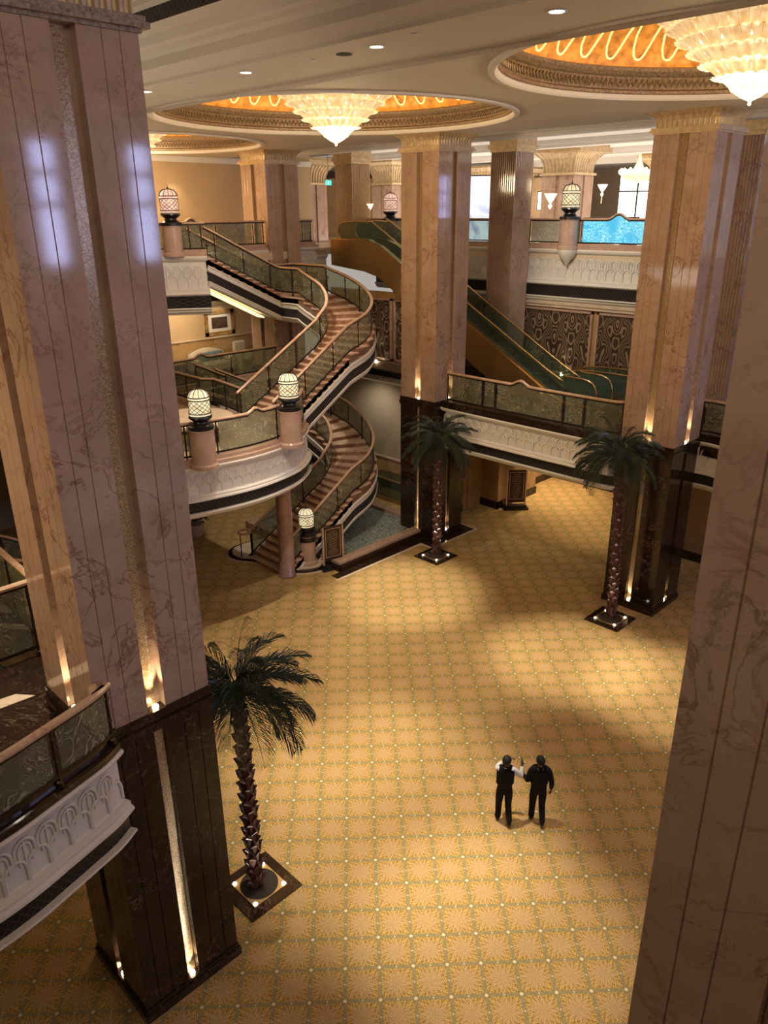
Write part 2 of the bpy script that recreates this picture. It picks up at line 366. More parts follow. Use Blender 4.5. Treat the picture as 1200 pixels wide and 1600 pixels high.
def resample(path, step):
    P = [tuple(p) for p in path]; L = [0]
    for a, b in zip(P, P[1:]): L.append(L[-1]+math.dist(a[:2], b[:2]))
    n = max(1, round(L[-1]/step)); out = []; j = 0
    for i in range(n+1):
        s = L[-1]*i/n
        while j < len(P)-2 and L[j+1] < s: j += 1
        t = (s-L[j])/max(1e-9, L[j+1]-L[j]); out.append(tuple(a+(b-a)*t for a, b in zip(P[j], P[j+1])))
    return out
def plen(path): return sum(math.dist(a[:2], b[:2]) for a, b in zip(path, path[1:]))
def pat(path, s):
    for a, b in zip(path, path[1:]):
        L = math.dist(a[:2], b[:2])
        if s <= L or b is path[-1]:
            t = min(1, s/max(L, 1e-9)); p = tuple(x+(y-x)*t for x, y in zip(a, b)); d = ((b[0]-a[0])/max(L,1e-9), (b[1]-a[1])/max(L,1e-9)); return p, d
        s -= L
def thing(name, label, cat, loc=(0,0,0), group=None, rz=0):
    o = bpy.data.objects.new(name, None); COL.objects.link(o); o.empty_display_size = .2
    o.location = loc; o.rotation_euler = (0, 0, rz); o['_o'] = tuple(loc); o['label'] = label; o['category'] = cat
    if group: o['group'] = group
    return o
def tag(o, label, cat, group=None):
    o['label'] = label; o['category'] = cat
    if group: o['group'] = group
    return o
def struct(name, mb, mat, **kw):
    o = mb.build(name, mat, **kw); o['kind'] = 'structure'; return o
def kids(o): return [c for c in bpy.data.objects if c.parent == o]
def dup(root, loc, label, group=None, rz=None):
    def cp(o, parent):
        c = o.copy(); COL.objects.link(c); c.parent = parent
        for k in tree.get(o.name, []): cp(k, c)
        return c
    tree = {}
    for o in list(bpy.data.objects):
        if o.parent: tree.setdefault(o.parent.name, []).append(o)
    r = cp(root, None); r.location = loc; r['label'] = label
    if group: r['group'] = group
    if rz is not None: r.rotation_euler = (0, 0, rz)
    return r
# ------------------------------------------------------------------ the setting: floors, walls, ceiling
Z1, Z2, ZC = 5.15, 10.4, 14.33
struct('floor', MB().box(-6, 60, -12, 46, -.3, 0), 'carpet', origin=(0,0,0))
# middle level floors
lobby = cr([(9.3,18.9),(9.9,18.55),(10.9,18.2),(12.6,17.95),(14.2,18.2),(15.2,18.75),(15.9,19.4)], 4)
struct('floor_mezzanine_lobby', MB().prism([(9.2,19.0)]+[(x,y+.16) for x,y in lobby]+[(15.2,21.6),(15.2,27.6),(10.0,27.6),(10.0,21.6)], Z1-.3, Z1), 'cream', origin=(0,0,0))
struct('floor_mezzanine_lounge', MB().prism([(-4,27.0),(20.6,27.0),(20.6,31.4),(-4,31.4)], Z1-.31, Z1-.01), 'dark', origin=(0,0,0))
struct('floor_mezzanine_east', MB().prism([(21.0,10.4),(23.1,9.3),(22.9,7.6),(21.9,6.2),(21.6,3.0),(29.5,3.0),(29.5,28.6),(25.0,28.6),(25.0,21.0),(22.4,19.9),(21.0,18.4)], Z1-.3, Z1), 'dark', origin=(0,0,0))
nearleft = cr([(-1.2,8.1),(-.3,7.95),(.7,7.88),(1.4,7.90),(1.9,7.97),(2.36,8.09),(2.76,8.20),(3.16,8.32),(3.46,8.48)], 4)
struct('floor_mezzanine_west', MB().prism([(x-.12,y+.15) for x,y in nearleft]+[(3.3,10.4),(3.95,10.4),(3.95,11.9),(-5,11.9),(-5,8.3)], Z1-.3, Z1), 'dark', origin=(0,0,0))
struct('floor_inlay', MB().prism([(1.2,11.3),(3.0,11.0),(3.2,10.75),(1.2,10.9)], Z1, Z1+.012), 'cream', origin=(0,0,0))
# upper level floors
leftup = cr([(9.6,27.1),(11,26.9),(12.6,26.85),(14,26.7),(15.2,26.2),(15.9,25.75),(16.4,25.45)], 4)
struct('floor_upper_west', MB().prism([(x,y+.18) for x,y in leftup]+[(16.4,27.3),(20.6,27.3),(22.4,27.4),(22.4,28.2),(23.8,28.2),(23.8,28.75),(28.2,28.75),(28.2,50),(-6,50),(-6,27.2),(9.4,27.2)], Z2-.3, Z2), 'cream', origin=(0,0,0))
struct('floor_upper_east', MB().prism([(28.2,3),(60,3),(60,50),(28.2,50)], Z2-.3, Z2), 'cream', origin=(0,0,0))
# walls
def wall(name, x0, x1, y0, y1, z0, z1, m): return struct(name, MB().box(x0,x1,y0,y1,z0,z1), m)
wall('wall_upper_north', -6, 28, 33.2, 33.5, Z2, 14.75, 'wallp')
wall('wall_upper_north_wainscot', -6, 28, 33.1, 33.2, Z2, 11.45, 'tan')
wall('wall_lounge', -4, 24.9, 31.4, 31.7, Z1-.3, Z2-.31, 'wallp')
wall('wall_lounge_wainscot', -4, 24.9, 31.3, 31.4, Z1, 6.5, 'tan')
struct('trim_1', MB().box(-4,24.9,31.24,31.3,6.5,6.58), 'cream'); struct('baseboard_lounge', MB().box(-4,24.9,31.22,31.3,Z1,Z1+.35), 'dark')
wall('wall_east_upper', 28.35, 28.6, 3, 27.6, Z1, Z2-.3, 'tan')
wall('wall_under_escalator', 25.2, 25.45, 21.3, 28.7, Z1, 8.6, 'tan')
wall('wall_ground_north', 24.0, 24.25, 19.2, 30.5, 1.45, Z1-.3, 'wallg')
wall('wall_ground_wainscot', 23.95, 24.2, 19.2, 30.5, 0, 1.45, 'tan')
struct('trim_2', MB().box(23.88,23.95,19.2,30.5,1.42,1.5), 'cream'); struct('baseboard_north', MB().box(23.9,23.95,19.2,30.5,0,.3), 'dark')
wall('wall_ground_kiosk', 25.2, 28.0, 18.3, 19.2, 0, Z1-.3, 'tan'); struct('baseboard_kiosk', MB().box(25.14,28.02,18.24,18.3,0,.32).box(25.14,25.2,18.24,19.2,0,.32), 'dark')
wall('wall_ground_kiosk_end', 24.25, 25.2, 19.2, 19.45, 0, Z1-.3, 'tan')
wall('wall_ground_far', 30.5, 30.8, 6, 19.2, 0, Z1-.3, 'tan'); struct('baseboard_far', MB().box(30.44,30.5,6,19.2,0,.32), 'dark')
wall('wall_ground_far_side', 28.0, 30.5, 19.0, 19.3, 0, Z1-.3, 'tan'); struct('baseboard_far_side', MB().box(28.1,30.44,18.94,19.0,0,.32), 'dark')
wall('wall_ground_east', 25.95, 26.2, -2, 10.45, 0, Z1-.3, 'tan'); struct('baseboard_east', MB().box(25.88,25.95,-2,10.45,0,.32), 'dark')
wall('wall_reception_far', 56, 56.3, 3, 50, Z2, 15.2, 'wallp'); wall('wall_reception_north', 28, 56, 47, 47.3, Z2, 15.2, 'wallp')
wall('wall_ground_west', -6.3, -6, -12, 46, 0, 15, 'wallg')
wall('wall_ground_lounge', -6, 24, 31.4, 31.7, 0, Z1-.31, 'wallg')
# ceiling: plate with three round openings
DOMES = [(15.25,16.95), (15.25,5.8), (15.25,28.1)]; DR = 4.72
cb = MB(); X0, X1 = 10.75, 22.3
def ringplate(mb, cx, cy, y0, y1, x0, x1, r, z):
    n = 96; vs = []
    for i in range(n):
        t = 2*PI*i/n+PI/4; c, s = math.cos(t), math.sin(t)
        vs.append((cx+r*c, cy+r*s, z))
        k = min(((x1-cx) if c > 0 else (x0-cx))/c if abs(c) > 1e-6 else 1e9, ((y1-cy) if s > 0 else (y0-cy))/s if abs(s) > 1e-6 else 1e9)
        vs.append((cx+k*c, cy+k*s, z))
    mb.add(vs, [(2*i, 2*((i+1)%n), 2*((i+1)%n)+1, 2*i+1) for i in range(n)])
for (cx, cy), (y0, y1) in zip(DOMES, [(11.4,22.5),(.3,11.4),(22.5,33.4)]):
    ringplate(cb, cx, cy, y0, y1, X0, X1, DR, ZC)
cb.add([(X0,-12,ZC),(X1,-12,ZC),(X1,.3,ZC),(X0,.3,ZC)], [(0,1,2,3)])
struct('ceiling', cb, 'ceil', origin=(0,0,0))
# stepped cornice over the near side, profile in (x, z), run along y
prof = [(X0,ZC),(X0+.0,ZC-.09),(X0-.05,ZC-.10),(X0-.12,ZC-.06),(X0-.12,ZC-.035),(8.80,ZC-.035),(8.76,14.27),(8.68,14.27),(8.68,14.33),(8.6,14.36),(8.45,14.44),(8.42,14.46),(8.42,14.62),(8.36,14.68),(8.2,14.70),(8.14,14.74),(8.1,14.87),(7.9,14.90),(7.86,14.95)]
mb = MB(); n_ = len(prof)
mb.add([(x,-12,z) for x,z in prof]+[(x,34,z) for x,z in prof], [(i,i+1,n_+i+1,n_+i) for i in range(n_-1)])
struct('ceiling_cornice', mb, 'ceil', origin=(0,0,0))
struct('trim_3', MB().box(7.86,7.96,-12,34,14.95,15.17), 'lattice')
npf = [(7.86,15.17),(7.7,15.19),(7.7,15.27),(5.6,15.27),(5.6,15.38),(2.0,15.38),(2.0,15.55),(-6,15.55)]; n_ = len(npf)
mb = MB().add([(x,-12,z) for x,z in npf]+[(x,34,z) for x,z in npf], [(i,i+1,n_+1+i,n_+i) for i in range(n_-1)])
struct('ceiling_near', mb, 'ceil', origin=(0,0,0))
# far ceiling over the reception, with beams
struct('ceiling_reception', MB().box(22.3,60,-12,50,14.78,14.9).box(22.3,22.5,-12,34,ZC,14.8), 'ceil2', origin=(0,0,0))
struct('ceiling_upper_west', MB().box(-6,22.3,33.4,34,ZC,15.4), 'ceil', origin=(0,0,0))
k = 0
for x in (25.6, 31.0, 37, 44): 
    k += 1; struct('trim_%d' % (k+3), MB().box(x,x+.9,-12,50,14.6,14.78).box(x+.15,x+.75,-12,50,14.48,14.6), 'ceil2')
struct('trim_8', MB().box(-6,28,33.05,33.2,14.2,14.35).box(-6,28,33.1,33.2,14.1,14.2), 'ceil2')
struct('ceiling_mezzanine', MB().box(10.0,15.2,18.9,27.2,Z1-.5,Z1-.32).box(-4,20.5,27.3,31.3,Z2-.5,Z2-.32), 'ceil', origin=(0,0,0))

for i in range(13):
    x = 9.5+i*4.2
    fr = MB().box(x-.1,x,-16.1,-15.9,9.9,15).box(x+.95,x+1.05,-16.1,-15.9,9.9,15).box(x,x+.95,-16.1,-15.9,14.95,15).box(x,x+.95,-16.1,-15.9,9.9,10.0)
    for zz in (12.2,13.4): fr.box(x,x+.95,-16.08,-15.92,zz,zz+.25)
    wn = struct('window_%d' % (i+1), fr, 'bronze')
    MB().box(x,x+.95,-16.02,-15.98,10,14.95).build('pane', 'winblue', wn, origin=tuple(wn.location))
struct('wall_south', MB().box(-6,60,-16.4,-16.15,0,15.2), 'wallp')
# domes ------------------------------------------------------------
def dome(cx, cy, label):
    t = thing('ceiling_dome', label, 'ceiling dome', (cx,cy,ZC), 'gilded oval domes in the ceiling')
    MB().lathe(cx, cy, [(DR+.10,ZC-.005),(DR+.10,ZC-.05),(DR-.02,ZC-.06),(DR-.06,ZC-.02),(DR-.06,ZC+.05),(DR+.1,ZC+.05)], 96, False).build('plaster_rim', 'plaster', t, smooth=False)
    MB().lathe(cx, cy, [(DR-.06,ZC+.05),(DR-.10,ZC+.07),(DR-.10,ZC+.12),(DR-.02,ZC+.16),(DR-.02,ZC+.40),(DR-.08,ZC+.43),(DR-.14,ZC+.50),(DR-.16,ZC+.56),(DR-.05,ZC+.60),(DR-.02,ZC+.60),(DR-.02,ZC+.44),(DR+.44,ZC+.44)], 96, False).build('ornate_ring', 'goldmold', t)
    orn = MB()
    for i in range(230):
        a = 2*PI*i/230; c, s = math.cos(a), math.sin(a); r = DR-.045
        orn.tube([(cx+r*math.cos(a+q*.011), cy+r*math.sin(a+q*.011), ZC+.28+.07*math.sin(q*PI)) for q in (-1,-.5,0,.5,1)], .022, 4)
    orn.build('ring_ornament', 'goldmold', t)
    MB().lathe(cx, cy, [(DR+.12,ZC+.46),(DR+.22,ZC+.46),(DR+.22,ZC+.53),(DR+.12,ZC+.53),(DR+.12,ZC+.46)], 96, False).build('cove_light', 'cove', t)
    pr = [(DR+.42,ZC+.44)]+[((DR+.42)*math.cos(a), ZC+.62+1.75*math.sin(a)) for a in [PI/2*i/14 for i in range(15)]]
    pr[-1] = (.02, pr[-1][1])
    MB().lathe(cx, cy, pr, 96, False).build('gilded_vault', 'gold', t, smooth=True)
    sw = MB(); R = DR+.42; N = 46
    for i in range(N):
        pts = []
        for q in range(13):
            u = -1+2*q/12; a = 2*PI*(i+.5*u*.98)/N; el = math.radians(7)+math.radians(40)*abs(u)**2.6
            rr = R*math.cos(el)-.03; pts.append((cx+rr*math.cos(a), cy+rr*math.sin(a), ZC+.62+1.75*math.sin(el)-.03))
        sw.tube(pts, .022, 5)
    sw.build('swag_moulding', 'swag', t, smooth=True)
    return t
dome(*DOMES[0], 'gilded ceiling dome framing the whole chandelier above the curved stairs')
dome(*DOMES[1], 'gilded ceiling dome above the two walking people, over the large marble column')
dome(*DOMES[2], 'small gilded ceiling dome sliver above the beige wall')
def chandelier(cx, cy, label):
    zt = 13.62
    t = thing('chandelier', label, 'chandelier', (cx,cy,zt), 'inverted cone glass chandeliers')
    MB().lathe(cx, cy, [(.004,zt),(.03,zt+.02),(.02,zt+.06),(.05,zt+.08),(.16,zt+.13),(.27,zt+.2),(.32,zt+.27)], 28, False).build('bottom_bowl', 'chand', t, smooth=True)
    rs = [.30,.56,.80,1.02,1.22,1.40,1.55]; zs = [zt+.22,zt+.44,zt+.63,zt+.82,zt+1.01,zt+1.2,zt+1.36]
    for k in range(6):
        r0, r1, z0, z1 = rs[k], rs[k+1]+.05, zs[k], zs[k+1]+.03
        mb = MB(); n = int(2*PI*r1/.17)
        for i in range(n):
            a = 2*PI*(i+.5*(k%2))/n; wd = PI/n*.96
            g = []
            for q in range(6):
                s = q/5; r = r0+(r1-r0)*(s**1.25)+(.05 if q == 5 else 0); z = z0+(z1-z0)*s**.85-(.03 if q == 5 else 0)
                for m in (-1,-.5,0,.5,1):
                    aa = a+wd*m*(1 if q < 5 else .8); rr = r+.035*(1-m*m)-.012
                    g.append((cx+rr*math.cos(aa), cy+rr*math.sin(aa), z-(.02*m*m if q == 5 else 0)))
            mb.add(g, [(q*5+m, q*5+m+1, q*5+m+6, q*5+m+5) for q in range(5) for m in range(4)])
        mb.build('glass_tier', 'chand', t, smooth=True)
    bl = MB()
    for k in range(1,6):
        n = 6+3*k
        for i in range(n):
            a = 2*PI*i/n+k; r = rs[k]*.98+.06; z = zs[k]+.1
            bl.lathe(cx+r*math.cos(a), cy+r*math.sin(a), [(.005,z-.035),(.03,z-.015),(.035,z+.01),(.005,z+.04)], 6)
    bl.build('bulbs', 'chandhot', t, smooth=True)
    MB().tube([(cx,cy,zt+.2),(cx,cy,16.74)], .03).build('stem', 'brass', t)
    light('POINT', 'chandelier_lamp', (cx,cy,zt-.25), 420, (1,.74,.42), shadow_soft_size=.5)
chandelier(*DOMES[0], 'glass chandelier wholly in view, hanging in front of the fluted columns')
chandelier(14.85, 5.95, 'glass chandelier cut by the picture edge above the broad marble column')
chandelier(*DOMES[2], 'glass chandelier mostly hidden behind the large marble column with lit niches')

# ------------------------------------------------------------------ columns
def notched(h, grooves, rw, rd, gw=.014, gd=.012):
    """square outline of half side h, each side with v grooves and one central recess"""
    side = []
    items = sorted([(g, 'g') for g in grooves]+([(0, 'r')] if rw else []))
    for p, k in items:
        if k == 'g': side += [(p-gw/2, 0), (p, gd), (p+gw/2, 0)]
        else: side += [(-rw/2, 0), (-rw/2, rd), (rw/2, rd), (rw/2, 0)]
    out = []
    for q in range(4):
        a = q*PI/2; c, s = round(math.cos(a)), round(math.sin(a))
        for t, d in [(-h, 0)]+side:
            x, y = t, -h+d; out.append((x*c-y*s, x*s+y*c))
    return out
def atp(poly, cx, cy): return [(cx+x, cy+y) for x, y in poly]
def sq(cx, cy, h, z0, z1): return (cx-h, cx+h, cy-h, cy+h, z0, z1)
def flare(mb, cx, cy, prof, nfl=9, depth=.03):
    """square capital with flutes, prof = [(half, z)]"""
    rings = []
    for h, z in prof:
        fl = []
        for q in range(4):
            a = q*PI/2; c, s = round(math.cos(a)), round(math.sin(a))
            for i in range(nfl):
                t0 = -h+2*h*i/nfl; wd = 2*h/nfl
                for u, d in ((.0,0),(.14,0),(.3,depth),(.5,depth*1.3),(.7,depth),(.86,0)):
                    x, y = t0+wd*u, -h+d; fl.append((cx+x*c-y*s, cy+x*s+y*c, z))
        rings.append(fl)
    n = len(rings[0]); vs = [p for r in rings for p in r]
    mb.add(vs, [(j*n+i, j*n+(i+1)%n, (j+1)*n+(i+1)%n, (j+1)*n+i) for j in range(len(rings)-1) for i in range(n)]+[tuple(range(n-1,-1,-1)), tuple((len(rings)-1)*n+i for i in range(n))])
    return mb
def grand_column(cx, cy, label, top=ZC, lower=True, faces=(0,1)):
    t = thing('marble_column', label, 'column', (cx,cy,0), 'tall square marble columns of the hall')
    H = .84
    if lower:
        MB().box(*sq(cx,cy,.90,0,.16)).box(*sq(cx,cy,.875,.16,.24)).build('base_moulding', 'dark', t)
        MB().prism(atp(notched(.855,[-.62,-.38,.38,.62],.20,.13),cx,cy), .24, 5.2).build('lower_shaft', 'dark', t)
        mb = MB()
        for q in range(4):
            a = q*PI/2; c, s = round(math.cos(a)), round(math.sin(a))
            pts = [(-.095,-.735),(.095,-.735),(.095,-.70),(-.095,-.70)]; mb.prism([(cx+x*c-y*s, cy+x*s+y*c) for x,y in pts], .24, 5.2)
        mb.build('lower_mosaic_strip', 'mosaic', t)
        MB().box(*sq(cx,cy,.885,5.2,5.3)).box(*sq(cx,cy,.90,5.3,5.34)).box(*sq(cx,cy,.87,5.34,5.5)).build('ledge', 'dark', t)
    gr = [-.62,-.41,.41,.62]
    MB().prism(atp(notched(H,gr,.27,.15),cx,cy), 5.5, 13.82).build('upper_shaft', 'pink', t)
    mb = MB()
    for q in range(4):
        a = q*PI/2; c, s = round(math.cos(a)), round(math.sin(a))
        pts = [(-.13,-.705),(.06,-.705),(.06,-.68),(-.13,-.68)]; mb.prism([(cx+x*c-y*s, cy+x*s+y*c) for x,y in pts], 5.5, 13.82)
    mb.build('mosaic_strip', 'mosaic', t)
    MB().box(*sq(cx,cy,.87,13.80,13.84)).box(*sq(cx,cy,.94,13.84,13.90)).box(*sq(cx,cy,.91,13.90,13.96)).build('neck_moulding', 'cap' if top < 14.5 else 'goldmold', t)
    hh = top-13.96
    flare(MB(), cx, cy, [(.82,13.96),(.83,13.96+hh*.45),(.87,13.96+hh*.7),(.97,13.96+hh*.9),(1.08,top)], 12, .035).build('fluted_capital', 'cap', t)
    for f in faces:
        d = [(-1,0),(0,-1)][f]
        for z, e in ((.26, 70), (5.52, 110)):
            if z < 1 and not lower: continue
            if z < 1 and not lower: continue
            px, py = cx+d[0]*.80, cy+d[1]*.80
            MB().lathe(px, py, [(.045,z-.005),(.045,z+.03),(.03,z+.035)], 10).build('uplight', 'lampw2', t)
            light('SPOT', 'niche_uplight', (px,py,z+.06), e*.9, (1,.82,.55), (px-d[0]*.02,py-d[1]*.02,z+3), spot_size=math.radians(50), spot_blend=.6, shadow_soft_size=.02)
    return t
CA, CC, CD, CB, CE = (4.10,9.48), (21.5,18.85), (21.88,9.97), (21.5,28.15), (4.39,.486)
grand_column(*CA, 'broad rose marble column beside the curved white balcony, with the near palm at its foot', top=15.27)
grand_column(*CC, 'rose and black marble column standing at the corner of the tiled pool', faces=(0,1))
grand_column(*CD, 'rose and black marble column behind the palm at the end of the bridge balcony')
grand_column(*CE, 'veined rose marble column nearest the viewer, cut by the frame beside the carpet', top=15.38, faces=())
grand_column(*CB, 'rose marble column rising behind the upper stair landing', faces=())
def fluted_column(cx, cy, label, z0):
    t = thing('fluted_column', label, 'column', (cx,cy,z0), 'slender fluted marble columns')
    h = .60; fl = [-.5,-.4,-.3,-.2,-.1,0,.1,.2,.3,.4,.5]
    MB().prism(atp(notched(h,[x*1.0 for x in fl],0,0,.05,.03),cx,cy), z0, 14.2).build('fluted_shaft', 'tan' if z0 > 8 else 'pink', t)
    MB().box(*sq(cx,cy,.64,14.1,14.22)).box(*sq(cx,cy,.72,14.22,14.36)).box(*sq(cx,cy,.66,14.36,14.78)).build('cap_moulding', 'cap', t)
    MB().box(*sq(cx,cy,.64,z0,z0+.3)).build('base', 'dark', t)
fluted_column(27.4, 20.0, 'fluted rose column between the escalator and the etched glass rail', Z1)
fluted_column(27.4, 10.7, 'fluted rose column just behind the column with the tall palm', Z1)
fluted_column(27.9, 29.9, 'fluted amber column standing beyond the top of the escalator', Z2)
def big_capital_column(cx, cy, label, h=.85, ztop=14.6):
    t = thing('reception_column', label, 'column', (cx,cy,Z2), 'square columns with wide gilded capitals on the upper floor')
    MB().prism(atp(notched(h,[-h*.7,h*.7],.2,.08),cx,cy), Z2, ztop-1.15).build('shaft', 'pink', t)
    MB().box(*sq(cx,cy,h+.09,ztop-1.2,ztop-1.1)).build('neck_moulding', 'cap', t)
    flare(MB(), cx, cy, [(h-.02,ztop-1.1),(h,ztop-.75),(h+.1,ztop-.5),(h+.3,ztop-.3),(h+.42,ztop-.25)], 9, .05).build('fluted_capital', 'cap', t)
    MB().box(*sq(cx,cy,h+.55,ztop-.25,ztop-.02)).box(*sq(cx,cy,h+.45,ztop-.02,ztop+.1)).build('abacus', 'cap', t)
def pol(az, d): a = math.radians(45-az); return d*math.cos(a), d*math.sin(a)
for az, d, h, zt, lb in [(12.6,40,.85,14.65,'column with wide gilded capital right behind the dark caged lamp'),
                      (19.2,46,.8,14.55,'column with gilded capital beside the potted plant'),
                      (.7,46,.75,14.5,'gilded capital column behind the rose lit lamp near the escalator'),
                      (-5.2,45,.8,14.5,'gilded capital column half hidden behind the stair landing column'),
                      (9.6,55,.8,14.4,'narrow gilded capital column beyond the fluted column'),
                      (7.0,53,.8,14.4,'capital column above the bright advertising screen')]:
    big_capital_column(*pol(az,d), lb, h, zt)
# ------------------------------------------------------------------ balcony fronts and railings
def arcade(path, z0, w=.30, r=.018, o=.0, h=.72):
    """two tiers of scalloped arches in relief"""
    L = plen(path); n = max(2, int(L/w)); w = L/n; P = [(*p, 0) if len(p) == 2 else p for p in path]; mb = MB()
    fine = resample(P, .05); N = normals(fine); Lf = plen(fine)
    def pt(s, z):
        s = min(max(s, 0), Lf*.9999); k = s/Lf*(len(fine)-1); i = int(k); t = k-i; a, b = fine[i], fine[min(i+1,len(fine)-1)]; na = N[i]
        return (a[0]+(b[0]-a[0])*t+na[0]*o, a[1]+(b[1]-a[1])*t+na[1]*o, a[2]+(b[2]-a[2])*t+z)
    for i in range(n):
        c = (i+.5)*w; hw = w*.47
        pts = [pt(c-hw, z0)]+[pt(c-hw*math.cos(a), z0+h*.28+hw*math.sin(a)*1.05) for a in [PI*q/8 for q in range(9)]]+[pt(c+hw, z0)]
        mb.tube(pts, r, 4, False)
    for i in range(n-1):
        c = (i+1)*w; hw = w*.45
        for f in (1, .62):
            pts = [pt(c-hw*f, z0+h*.28+hw*1.05*(.98 if f == 1 else .35))]+[pt(c-hw*f*math.cos(a), z0+h*.62+hw*f*math.sin(a)*1.2) for a in [PI*q/8 for q in range(9)]]+[pt(c+hw*f, z0+h*.28+hw*1.05*(.98 if f == 1 else .35))]
            mb.tube(pts, r if f == 1 else r*.75, 4, False)
        mb.tube([pt(c, z0+h*.34), pt(c, z0+h*.62+hw*1.2)], r*.7, 4, False)
    return mb
def balcony(path, z, label, depth=1.55, curb='rosa', w=.30, group=None, relief=True, back=.3):
    """plaster balcony front; z = top of the plaster, path on its outer edge with the drop to the right"""
    p0 = path[len(path)//2]
    t = thing('balcony', label, 'balcony', (p0[0],p0[1],z-depth), group)
    k = depth/1.55
    MB().sweep(path, [(-.02,z),(-.02,z+.10),(-.10,z+.12),(-.10,z+.22),(-.34,z+.22),(-.34,z)]).build('marble_curb', curb, t)
    pr = [(0,0),(.02,-.03),(0,-.08),(-.05,-.12),(-.11,-.15),(-.12,-.18),(-.12,-.84),(-.09,-.86),(-.02,-.875),(0,-.885),(0,-.93),(.04,-.96),(.05,-1.0),(-.03,-1.03),(-.03,-1.04)]
    MB().sweep(path, [(o, z+q*k) for o, q in pr]+[(-back,z-1.04*k),(-back,z)]).build('plaster_fascia', 'plaster', t)
    MB().sweep(path, [(-.07,z-1.04*k),(-.07,z-1.36*k),(-back,z-1.36*k),(-back,z-1.04*k)]).build('dark_frieze', 'lattice', t)
    MB().sweep(path, [(.03,z-1.36*k),(.04,z-1.39*k),(-.02,z-1.42*k),(-.04,z-1.47*k),(-.12,z-1.52*k),(-.14,z-1.55*k),(-back,z-1.55*k),(-back,z-1.36*k)]).build('lower_cornice', 'plaster', t)
    if relief: arcade(path, z-.84*k, w, .027 if k < 1.1 else .034, -.112, .70*k).build('arcade_relief', 'plaster', t, smooth=True)
    return t
def hump(s, L, c=.5, wd=.42, h=.13):
    x = abs(s-L*c)/wd
    return 0 if x > 1 else h*(.5+.5*math.cos(PI*x))
def railing(path, z, label, posts, humps=(), H=1.08, glass='glass', inset=.2, group=None, parent=None, cat='railing', z0=.16, rail='rail', panelmats=None):
    """path on balcony edge; posts = distances along it"""
    P = offset([(*p, 0) if len(p) == 2 else p for p in path], -inset); P = resample(P, .12); L = plen(P)
    if parent is None: t = thing('balcony_railing', label, cat, (P[len(P)//2][0],P[len(P)//2][1],z+P[len(P)//2][2]), group)
    else: t = parent
    def hz(s): return sum(hump(s, 1, c, wd, h) for c, wd, h in humps)
    S = [0]
    for a, b in zip(P, P[1:]): S.append(S[-1]+math.dist(a[:2], b[:2]))
    hp = [(p[0],p[1],p[2]+hz(s)) for p, s in zip(P, S)]
    hr = MB().sweep(hp, [(-.05,z+H-.02),(-.055,z+H+.02),(-.03,z+H+.045),(.03,z+H+.045),(.055,z+H+.02),(.05,z+H-.02)]).build('handrail', rail, t)
    par = t if parent is None else hr
    MB().sweep(hp, [(-.02,z+H-.07),(-.02,z+H-.02),(.02,z+H-.02),(.02,z+H-.07)]).sweep(P, [(-.02,z+z0-.05),(-.02,z+z0),(.02,z+z0),(.02,z+z0-.05)]).build('metal_frame', 'bronze', par)
    pts = sorted(set(posts))
    for s in pts:
        (x, y, zz), d = pat(P, min(s, L-.001)); hh = H-.05+hz(s)
        MB().lathe(x, y, [(.045,z+zz-.03),(.045,z+zz+.04),(.024,z+zz+.06),(.024,z+zz+hh*.38),(.038,z+zz+hh*.42),(.024,z+zz+hh*.46),(.024,z+zz+hh*.8),(.038,z+zz+hh*.84),(.024,z+zz+hh*.88),(.024,z+zz+hh)], 8).build('post', 'bronze', par, smooth=False)
    for i, (a, b) in enumerate(zip(pts, pts[1:])):
        if b-a < .2: continue
        n = max(2, int((b-a)/.15)); mb = MB(); vs = []
        for q in range(n+1):
            s = a+.07+(b-a-.14)*q/n; (x, y, zz), d = pat(P, min(s, L-.001)); nx, ny = d[1]*.012, -d[0]*.012; top = z+zz+H-.07+hz(s)
            vs += [(x+nx,y+ny,z+zz+z0),(x+nx,y+ny,top),(x-nx,y-ny,top),(x-nx,y-ny,z+zz+z0)]
        fs = [(4*q+e, 4*q+(e+1)%4, 4*q+4+(e+1)%4, 4*q+4+e) for q in range(n) for e in range(4)]+[(3,2,1,0), (4*n,4*n+1,4*n+2,4*n+3)]
        g = glass if not panelmats else panelmats.get(i, glass)
        mb.add(vs, fs).build('glass_panel', g, par)
    return t
FR = 'white plaster balcony fronts with a dark frieze'
rev = lambda p: list(reversed(p))
# paths run with the drop on the right of travel
balcony(nearleft, 5.28, 'white balcony front with deep arch relief curving against the broad marble column', depth=1.55, curb='dark', w=.30)
L = plen(nearleft); railing(nearleft, 5.44, 'curved railing with swirl-etched olive glass above the dark marble floor', [L-.12, L-1.02, L-2.5, L-4.1], inset=.07, H=.85)
MB().sweep([(3.27,8.62),(3.2,8.45),(3.16,8.40)][:2]+[(3.36,8.5)], [(-.05,6.27),(-.055,6.31),(-.03,6.335),(.03,6.335),(.055,6.31),(.05,6.27)]).build('handrail_return', 'rail', bpy.data.objects['balcony_railing'])
balcony(lobby, 5.3, 'bulging white balcony front carrying the lit lamps beside the curved stairs', curb='rosa', w=.34)
bridge = cr([(21.0,18.02),(20.86,17.5),(20.82,14.4),(20.86,11.4),(21.05,10.8)], 5)
